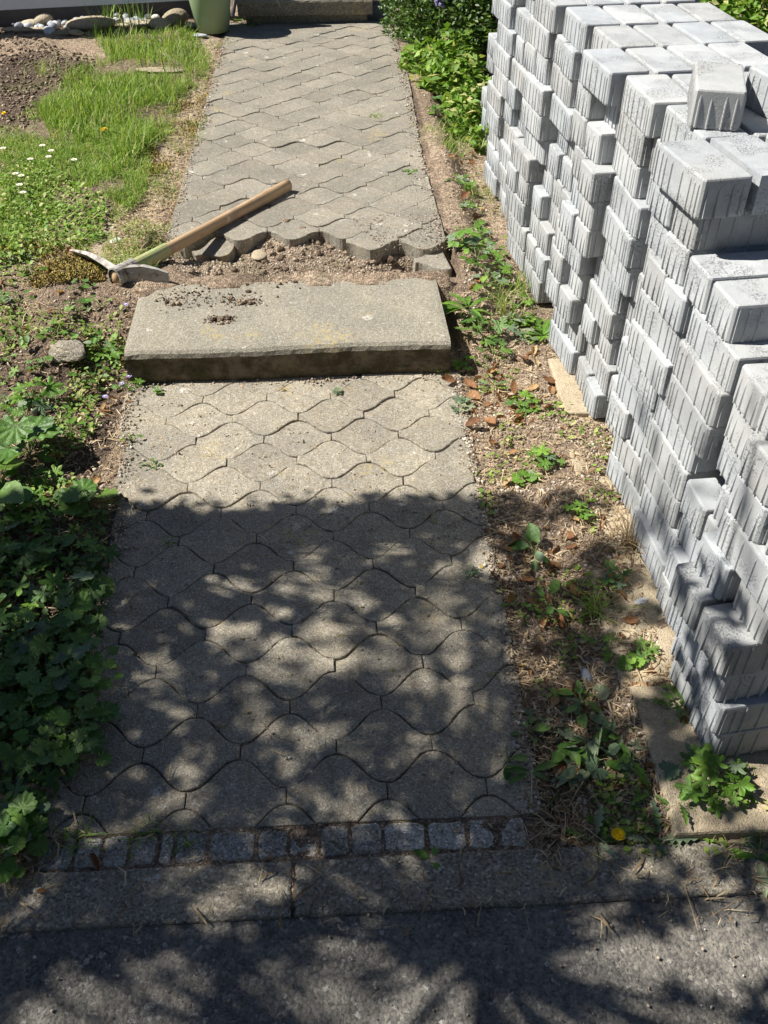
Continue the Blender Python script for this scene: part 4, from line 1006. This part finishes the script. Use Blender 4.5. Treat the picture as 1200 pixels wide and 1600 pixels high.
P = pxregion(GR, .1, dens)(np.random.RandomState(2), 25000)
tag(link('grass', blades(P, (.014, .045), .0013, M['grass'], 'grass', 3, 1.0)), 'short sunlit lawn grass left of the upper path', 'grass', None, 'stuff')
P = pxregion([(60, 180), (110, 120), (180, 100), (135, 60), (240, 45), (300, 55), (325, 100), (285, 160), (230, 240), (170, 290), (90, 240)], .1, lambda x, y: np.clip(2.6*(fbm(x, y, 4, 3)+.12), .02, 1))(np.random.RandomState(5), 3800)
tag(link('long_grass', blades(P, (.045, .105), .0017, M['grass'], 'long_grass', 4, .6)), 'longer uncut grass in the middle of the lawn', 'grass', None, 'stuff')
P = pxregion([(150, 60), (175, 20), (240, 20), (235, 50)], .1)(np.random.RandomState(6), 130)
tag(link('long_grass', blades(P, (.08, .2), .002, M['grass'], 'long_grass', 5, .5)), 'tall thin grass in front of the pebbles under the wall', 'grass', None, 'stuff')
P = pxregion(SAND, .1, lambda x, y: np.clip(fbm(x, y, 6, 3)*4+.1, 0, 1))(np.random.RandomState(12), 1500)
tag(link('sparse_grass', blades(P, (.012, .05), .0012, M['grass'], 'sparse_grass', 13, 1.)), 'sparse grass on the sandy margin left of the upper path', 'grass', None, 'stuff')
# small clover-like ground cover at the lower left of the lawn
def cover(region, n, size, mat, name, label, seed, h=.012, zf=None, up_=.35):
    rs = np.random.RandomState(seed); P = region(rs, n); k = len(P); a = rs.rand(k)*6.28; s_ = size*(.5+rs.rand(k)); Z = (zf or ground_z)(P[:, 0], P[:, 1])+h*rs.rand(k)+.002
    t = rs.normal(0, up_, (k, 2)); c, s2 = np.cos(a), np.sin(a)
    base = np.array([[0, -.5], [.38, 0], [0, .55], [-.38, 0], [.24, .35], [-.24, .35]])
    X = base[:, 0]*s_[:, None]; Y = base[:, 1]*s_[:, None]
    W = np.stack([P[:, 0:1]+X*c[:, None]-Y*s2[:, None], P[:, 1:2]+X*s2[:, None]+Y*c[:, None], Z[:, None]+X*t[:, :1]+Y*t[:, 1:]+np.abs(X)*.3], -1).reshape(-1, 3)
    F = (np.array([[0, 1, 2], [0, 2, 3], [1, 4, 2], [3, 2, 5]])[None]+(np.arange(k)*6)[:, None, None]).reshape(-1, 3)
    return tag(link(name, fast(name, W, F, mat, np.repeat(rs.rand(k), 6))), label, 'ground cover', None, 'stuff')
cover(pxregion([(0, 270), (80, 270), (170, 330), (165, 380), (60, 415), (0, 420)], .1), 2600, .012, M['grass'], 'ground_cover', 'low clover and daisy leaves in the lower lawn', 1, .03)
cover(pxregion([(0, 420), (130, 440), (195, 500), (190, 640), (120, 760), (0, 760)], .06, lambda x, y: (fbm(x, y, 7, 3) > .02)*1.), 1000, .011, M['grass'], 'ground_cover', 'scattered tiny seedlings across the sunlit left bed', 2, .02)
cover(pxregion(STRIP, .03, lambda x, y: np.clip((fbm(x, y, 9, 3) > .10)*1., 0, 1)), 1000, .010, M['grass'], 'ground_cover', 'tiny green seedlings across the strip beside the pile', 3, .014)
cover(pxregion([(0, 760), (170, 790), (150, 1100), (60, 1300), (0, 1330)], .03), 1500, .014, M['bush'], 'ground_cover', 'tiny dark leaves under the plants of the shaded left bed', 4, .03)
for poly_, n, lab in (([(215, 190), (330, 140), (300, 220), (240, 290), (215, 280)], 1500, 'golden brown moss along the left edge of the upper path'), ([(0, 395), (60, 388), (150, 405), (165, 440), (60, 450), (0, 440)], 2200, 'orange green moss patch left of the mattock head')):
    cover(pxregion(poly_, .1, lambda x, y: np.clip(fbm(x, y, 9, 3)*4+.3, 0, 1)), n*2, .0055, M['moss'], 'moss', lab, n, .01, up_=.9)
cover(lambda rs, n: joints(rs, n), 420, .006, M['moss'], 'moss', 'thin moss in the joints of the lower path', 9, .002, zf=lambda x, y: np.full(len(x), -.002), up_=.9)
def tuft(x, y, n, L, label, seed, z=.03, lean=1.1, mat='grass', rad=.012):
    q = at(x, y, z); rs = np.random.RandomState(seed); P = np.array(q)+rs.normal(0, rad, (n, 2))
    Z = np.full(n, gz(*q)-.002); o = link('grass_tuft', blades(P, (L*.5, L), .0011, M[mat], 'grass_tuft', seed, lean, Z)); tag(o, label, 'grass tuft')
tuft(985, 845, 90, .11, 'dry brownish grass tuft at the foot of the pile', 1, lean=1.2, mat='litter')
tuft(932, 945, 70, .055, 'small bright grass tuft in the shaded soil strip', 2)
tuft(700, 235, 150, .08, 'grassy patch along the right edge of the upper path', 3, .06, rad=.05)
tuft(735, 290, 130, .06, 'low grass clump below the far end of the pile', 4, .06, rad=.045)
tuft(690, 205, 80, .05, 'yellowish grass fringe on the upper path edge', 5, .09, rad=.04)
tuft(780, 480, 60, .12, 'long pale grass blades among the strawberry plants', 6, .05, rad=.03)
tuft(815, 440, 50, .09, 'thin grass against the foot of the pile by the strawberries', 7, .05, rad=.02)
tuft(120, 1310, 30, .035, 'sparse grass in the joint at left end of cobbles', 8, 0, rad=.012)
tuft(225, 1308, 30, .03, 'sparse grass in the joint above the cobble row', 9, 0, rad=.02)
tuft(290, 1318, 20, .03, 'thin grass blades above the third lit cobble', 10, 0, rad=.01)
tuft(880, 1290, 60, .05, 'dry grass patch between the path corner and the dandelion', 11, .01, mat='litter', rad=.03)
tuft(1140, 1330, 50, .06, 'dry grass tuft on soil by the kerb at right', 12, .01, mat='litter', rad=.04)
tuft(1195, 1310, 30, .06, 'fresh grass blades at the right picture edge near kerb', 13, .02, rad=.02)
tuft(60, 520, 40, .10, 'thin pale grass blades in the sunlit left bed', 14, .06, rad=.05)
tuft(75, 120, 60, .09, 'grass clump on the dark turned soil', 15, .1, rad=.05)
tuft(590, 183, 40, .04, 'tiny grass tuft in an upper path joint', 16, .1, rad=.015)
# ------------------------------------------------------------------ flowers
def daisy(x, y, s_, petal, centre, np__, label, cat, group=None, h=.05, z=.1, name='daisy', layers=1, tilt=.25):
    q = at(x, y, z+h); rt = empty(name, (q[0], q[1], gz(*q))); tag(rt, label, cat, group)
    m = MB(); m.tube([(0, 0, 0), (0, 0, h)], .0012, 5); link('stem', m.me('stem', M['stem']), rt)
    m = MB()
    for l in range(layers):
        for i in range(np__):
            a = 2*PI*(i+.5*l)/np__+rl.gauss(0, .05); c, s2 = math.cos(a), math.sin(a); L = s_*(1-.25*l); w_ = s_*2.1/np__*(1.6 if layers > 1 else 1)
            zz = h+.001+l*.0022
            m.add([(c*.15*L, s2*.15*L, zz), (c*L*.7-s2*w_, s2*L*.7+c*w_, zz+L*tilt*.6*(1+l)), (c*L, s2*L, zz+L*tilt*(.7+l)), (c*L*.7+s2*w_, s2*L*.7-c*w_, zz+L*tilt*.6*(1+l))], [(0, 3, 2, 1)])
    link('petals', m.me('petals', petal), rt)
    m = MB(); V_, F_ = ico(1, 1, .0, (1, 1, .5)); m.add([(v[0]*s_*.3, v[1]*s_*.3, v[2]*s_*.3+h+.003) for v in V_], F_); link('centre', m.me('centre', centre), rt)
for i, (x, y) in enumerate([(68, 236), (78, 255), (82, 246), (50, 260), (8, 244), (27, 283), (36, 287), (33, 299), (38, 309), (117, 256)]):
    daisy(x, y, .013, M['white'], M['yellow'], 12, 'white daisy flowering in the lower left lawn', 'daisy', 'white daisies in the lawn')
daisy(967, 1300, .0125, M['yellow'], M['yellow'], 26, 'single yellow dandelion flower in the weeds near the kerb', 'dandelion', None, .03, .0, 'dandelion', 4, .35)
daisy(163, 203, .016, M['yellow'], M['yellow'], 22, 'yellow dandelion flower in the middle of the lawn', 'dandelion', None, .04, .1, 'dandelion', 3, .3)
daisy(8, 184, .012, M['yellow'], M['yellow'], 18, 'yellow dandelion at the left edge on turned soil', 'dandelion', None, .03, .1, 'dandelion', 3, .3)
for i, (x, y, lab) in enumerate([(196, 562, 'pale violet flower on the step end of the violets'), (184, 572, 'second violet flower just below the violets'), (157, 590, 'violet flower lowest below the grey rock'), (212, 453, 'violet flower beside the mattock blade'), (200, 492, 'dark violet flower at the left rear of the step')]):
    daisy(x, y, .0085, M['violet'], M['white'], 5, lab, 'violet', None, .03, .05, 'violet_flower')
# ------------------------------------------------------------------ shrubs beside the upper path
def shrub(cx_, cy_, blobs, n, ls, mat, name, label, cat, seed, trunkh=.2, group=None):
    rs = np.random.RandomState(seed); rt = empty(name, (cx_, cy_, gz(cx_, cy_))); tag(rt, label, cat, group)
    C_ = []; tot = sum(b[3]**2 for b in blobs)
    for (bx, by, bz, r_) in blobs:
        k = int(n*r_**2/tot); d = rs.normal(0, 1, (k, 3)); d /= np.linalg.norm(d, axis=1)[:, None]
        rad = r_*(1-.55*rs.rand(k)**2.2)*(1+.35*(vn(d[:, 0]*3+bx*7+9, d[:, 1]*3+d[:, 2]*4+9)-.5)*2)
        C_.append(np.array([bx, by, bz])+d*rad[:, None]*np.array([1, 1, .9]))
    C_ = np.concatenate(C_); C_ = C_[C_[:, 2] > .005]; k = len(C_)
    s_ = ls*(.6+.8*rs.rand(k)); u = rs.normal(0, 1, (k, 3)); u[:, 2] *= .5; u /= np.linalg.norm(u, axis=1)[:, None]
    nn = rs.normal(0, .55, (k, 3)); nn[:, 2] += 1; v = np.cross(u, nn); v /= np.linalg.norm(v, axis=1)[:, None]; nn = np.cross(v, u)
    b = [(-.5, 0, 0), (0, .26, .08), (.55, 0, -.05), (0, -.26, .08)]
    W = np.stack([C_+(u*a+v*c+nn*e)*s_[:, None] for a, c, e in b], 1).reshape(-1, 3)
    F = (np.array([[0, 1, 2], [0, 2, 3]])[None]+(np.arange(k)*4)[:, None, None]).reshape(-1, 3)
    # tint by leaf age: young tips paler at the outside of each clump
    link('foliage', fast('foliage', W, F, mat, np.repeat(np.clip(rs.rand(k)**1.6, 0, 1), 4)), rt)
    m = MB()
    for (bx, by, bz, r_) in blobs:
        m.tube([(bx*.2, by*.2, 0), (bx*.6, by*.6, bz*.6), (bx, by, bz)], [.012, .008, .004], 6)
        for j in range(7):
            d = Vector((rl.gauss(0, 1), rl.gauss(0, 1), rl.gauss(.3, .7))).normalized()*r_*.85; m.tube([(bx*.8, by*.8, bz*.7), (bx+d.x, by+d.y, max(.02, bz+d.z))], [.004, .0015], 4, False)
    link('branches', m.me('branches', M['bark']), rt)
    return rt
shrub(.62, 5.15, [(0, 0, .26, .30), (-.13, .35, .22, .22), (.20, -.25, .30, .26), (.25, .3, .35, .3), (-.12, .62, .18, .16)], 17000, .028, M['bush'], 'shrub', 'dense small leaved green shrub right of the upper path', 'shrub', 1)
shrub(1.0, 4.9, [(0, 0, .35, .34), (-.05, .5, .4, .36), (.2, -.45, .3, .3)], 9000, .03, M['bush'], 'shrub', 'darker shrub behind, between first shrub and block pile', 'shrub', 2)
shrub(.50, 4.62, [(0, 0, .07, .12), (.10, -.12, .08, .13), (-.06, .26, .07, .11), (.15, -.34, .06, .11), (.08, .1, .12, .14)], 2600, .045, M['leafA'] if False else M['grass'], 'leafy_plant', 'low bright leafy weeds spilling from the shrub onto path', 'plant', 3)
shrub(.60, 4.12, [(0, 0, .05, .10), (.05, -.17, .04, .08), (.0, .2, .06, .10)], 1300, .040, M['grass'], 'leafy_plant', 'low green weeds between upper path and far pile end', 'plant', 6)
shrub(2.15, 4.35, [(0, 0, .40, .42), (-.25, .1, .35, .32), (.3, .4, .5, .4), (-.4, .55, .45, .32)], 9000, .045, M['grass'], 'shrub', 'sunlit light green shrub behind the block pile at upper right', 'shrub', 4)
shrub(1.75, 5.4, [(0, 0, .35, .4), (.4, .3, .4, .4)], 5000, .045, M['bush'], 'shrub', 'dark shrub farther behind the pile at upper right', 'shrub', 5)
plant(735, 165, 'lance', 'leafB', 9, .16, .06, .13, 'plant with long upright lance leaves beside far pile end', 'plant', None, 'leafy_plant', z=.06)
plant(700, 175, 'oval', 'leafA', 9, .06, .05, .09, 'bright oval leaved plant at the edge of the shrub', 'plant', None, 'leafy_plant', z=.08)
plant(680, 178, 'oval', 'leafA', 7, .05, .04, .07, 'bright small plant spilling onto the upper path edge', 'plant', None, 'leafy_plant', z=.1)
plant(648, 70, 'oval', 'leafA', 8, .09, .05, .09, 'plant with broad pale oval leaves under the shrub', 'plant', None, 'leafy_plant', z=.1)
for i, (x, y) in enumerate(((690, 15), (684, 40), (650, 8))):
    q = at(x, y+60, .1); rt = empty('hyacinth', (q[0], q[1], gz(*q))); tag(rt, ['blue violet hyacinth, rightmost of three in the shrub', 'blue violet hyacinth below the rightmost one in the shrub', 'blue violet hyacinth, leftmost of three in the shrub'][i], 'flower', 'hyacinths in the shrub')
    m = MB(); m.tube([(0, 0, 0), (0, 0, .48)], .004, 6); link('stem', m.me('stem', M['stem']), rt)
    m = MB(); V_, F_ = ico(1, 1, .2, (1, 1, 1))
    for j in range(26):
        a = j*2.4; z_ = .34+j*.006; m.add([(v[0]*.011+.018*math.cos(a), v[1]*.011+.018*math.sin(a), v[2]*.011+z_) for v in V_], F_)
    link('petals', m.me('petals', M['violet']), rt)
# ------------------------------------------------------------------ tree over the street: its crown dapples the lower path
def tree():
    rs = np.random.RandomState(31); K = SUN.z
    clumps = []
    def virt(n, xr, yr, keep):
        out = []
        while len(out) < n:
            x, y = rs.uniform(*xr), rs.uniform(*yr)
            if keep(x, y): out.append((x, y))
        return out
    def keep(x, y):
        top = 1.71+.02*math.sin(x*14)+.012*math.sin(x*37)
        if y > top-.05: return False
        right = .88 if y > .8 else .75
        if y > 1.12: right = .64
        if x > right: return False
        d = .86
        if y < .70: d = .66
        if x > .36: d = .60
        if y < .68 and x > .30: d = .22
        if y > 1.35 and -.6 < x < .33: d = .95
        d += 1.1*float(fbm(np.array([x]), np.array([y]), 5, 2)[0])+.18
        hole = float(vn(np.array([x*26+50]), np.array([y*33+50]))[0]); th = .47+.5*float(fbm(np.array([x+7]), np.array([y+3]), 2.6, 2)[0])
        if y > 1.52 and -.6 < x < .33: th = .74
        elif x > .36 and y > .72: th = .47
        elif x < -.62: th = .41
        elif -.38 < x < .25 and 1.05 < y < 1.45: th -= .06
        if .60 < y < .69: th = .66
        if y < .60: hole = float(vn(np.array([x*9+50]), np.array([y*9+50]))[0]); th = .35
        if hole > th: return False
        return rs.rand() < d
    vp = virt(1500, (-1.9, .9), (-.6, 1.72), keep)
    vp += [(x, 1.655+rs.uniform(-.03, .02)) for x in np.arange(-.62, .40, .022)]+[(x, 1.60+rs.uniform(-.03, .03)) for x in np.arange(-.62, .40, .03)]      # the straight trimmed edge of the crown
    V = []; hgt_ = []
    for (x, y) in vp:
        h = rs.uniform(1.65, 2.05); c = np.array([x, y, 0])+np.array(SUN)*h/K; r_ = rs.uniform(.012, .030)
        if y > 1.6: r_ = .036
        k = int(rs.randint(6, 13)); d = rs.normal(0, 1, (k, 3))*r_*.65
        clumps.append((c, r_)); V.append(c+d)
    for q in range(900):                                  # extra unseen crown, added over street and behind to dim skylight
        c = np.array([rs.uniform(-4.2, 1.6), rs.uniform(-3.6, -.75), rs.uniform(2.2, 4.2)]); v0 = c-np.array(SUN)*c[2]/K
        if v0[1] > -.1 : continue
        clumps.append((c, .1)); V.append(c+rs.normal(0, 1, (16, 3))*.11)
    for q in range(420):  # more crown added out of view at the left, blocking sky
        c = np.array([rs.uniform(-4.6, -2.6), rs.uniform(-1., 2.2), rs.uniform(2.6, 4.4)]); v0 = c-np.array(SUN)*c[2]/K
        if v0[1] > 1.6 and v0[0] > -1.: continue
        clumps.append((c, .1)); V.append(c+rs.normal(0, 1, (14, 3))*.10)
    C_ = np.concatenate(V); k = len(C_); s_ = np.where(C_[:, 2] < 2.15, .038, .055)*(.6+.7*rs.rand(k))
    u = rs.normal(0, 1, (k, 3)); u[:, 2] *= .35; u /= np.linalg.norm(u, axis=1)[:, None]
    nn = rs.normal(0, .5, (k, 3)); nn[:, 2] += 1; v = np.cross(u, nn); v /= np.linalg.norm(v, axis=1)[:, None]; nn = np.cross(v, u)
    b = [(-.5, 0, 0), (-.15, .30, .08), (.3, .22, .04), (.58, 0, -.05), (.3, -.22, .04), (-.15, -.30, .08)]
    W = np.stack([C_+(u*a+v*c+nn*e)*s_[:, None] for a, c, e in b], 1).reshape(-1, 3)
    F = (np.array([[0, 1, 2], [0, 2, 3], [0, 3, 4], [0, 4, 5]])[None]+(np.arange(k)*6)[:, None, None]).reshape(-1, 3)
    rt = empty('tree', (-2.9, .2, -.01)); tag(rt, 'leafy tree standing left of the street whose crown shades the lower path', 'tree')
    T = np.array([-2.9, .2, -.01])
    link('crown', fast('crown', W-T, F, M['canopy'], np.repeat(rs.rand(k), 6)), rt)
    m = MB(); m.tube([(0, 0, 0), (.03, .02, 1.), (-.02, .05, 1.9), (.1, .1, 2.6), (.15, .1, 3.3)], [.13, .10, .085, .06, .03], 12)
    link('trunk', m.me('trunk', M['bark'], True), rt)
    m = MB(); cen = [c-T for c, r_ in clumps]
    nodes = []
    for i in range(9):
        tgt = cen[rs.randint(len(cen))]; p0 = np.array([.05, .07, 1.9+.12*i]); pts = [p0]
        for t in (.25, .5, .75, 1.): pts.append(p0+(tgt-p0)*t+np.array([0, 0, .18*math.sin(t*PI)])+rs.normal(0, .03, 3))
        m.tube([tuple(p) for p in pts], [.035, .026, .018, .011, .005], 7); nodes += pts
    nodes = np.array(nodes)
    for q in range(60):                                   # long thin branches running through the crown
        c = cen[rs.randint(2200)]
        if (c+T-np.array(SUN)*(c+T)[2]/K)[1] > 1.35: continue
        a_ = rs.uniform(-.9, .9); L_ = rs.uniform(.25, .7); d_ = np.array([math.cos(a_), math.sin(a_), rs.uniform(-.1, .25)])*L_
        m.tube([tuple(c-d_), tuple(c+rs.normal(0, .02, 3)), tuple(c+d_)], [.007, .0055, .003], 5, False)
    for c in cen:
        j = np.argmin(np.linalg.norm(nodes-c, axis=1)); a = nodes[j]; mid_ = (a+c)/2+rs.normal(0, .02, 3)
        m.tube([tuple(a), tuple(mid_), tuple(c)], [.0055, .0038, .002], 5, False)
    link('limbs', m.me('limbs', M['bark']), rt)
tree()
hd = empty('hedge', (0, -3.4, 0)); tag(hd, 'unseen green leaf wall added behind the viewer to block skylight', 'hedge')  # unseen leaf wall, added to cut the skylight from behind the camera
rs = np.random.RandomState(3); k = 26000; C_ = np.stack([rs.uniform(-5, 5, k), rs.normal(0, .05, k)+.22, rs.uniform(.02, 2.3, k)], -1)
u = rs.normal(0, 1, (k, 3)); u /= np.linalg.norm(u, axis=1)[:, None]; v = np.cross(u, rs.normal(0, 1, (k, 3))); v /= np.linalg.norm(v, axis=1)[:, None]
W = np.stack([C_+u*.03, C_+v*.018, C_-u*.03, C_-v*.018], 1).reshape(-1, 3); F = (np.array([[0, 1, 2], [0, 2, 3]])[None]+(np.arange(k)*4)[:, None, None]).reshape(-1, 3)
link('foliage', fast('foliage', W, F, M['bush'], np.repeat(rs.rand(k), 4)), hd)
m = MB(); m.box(-5, 5, -.25, .16, 0, 2.2); link('core', m.me('core', M['bark']), hd)
print('pavers', n1, n2, 'objects', len(bpy.data.objects))
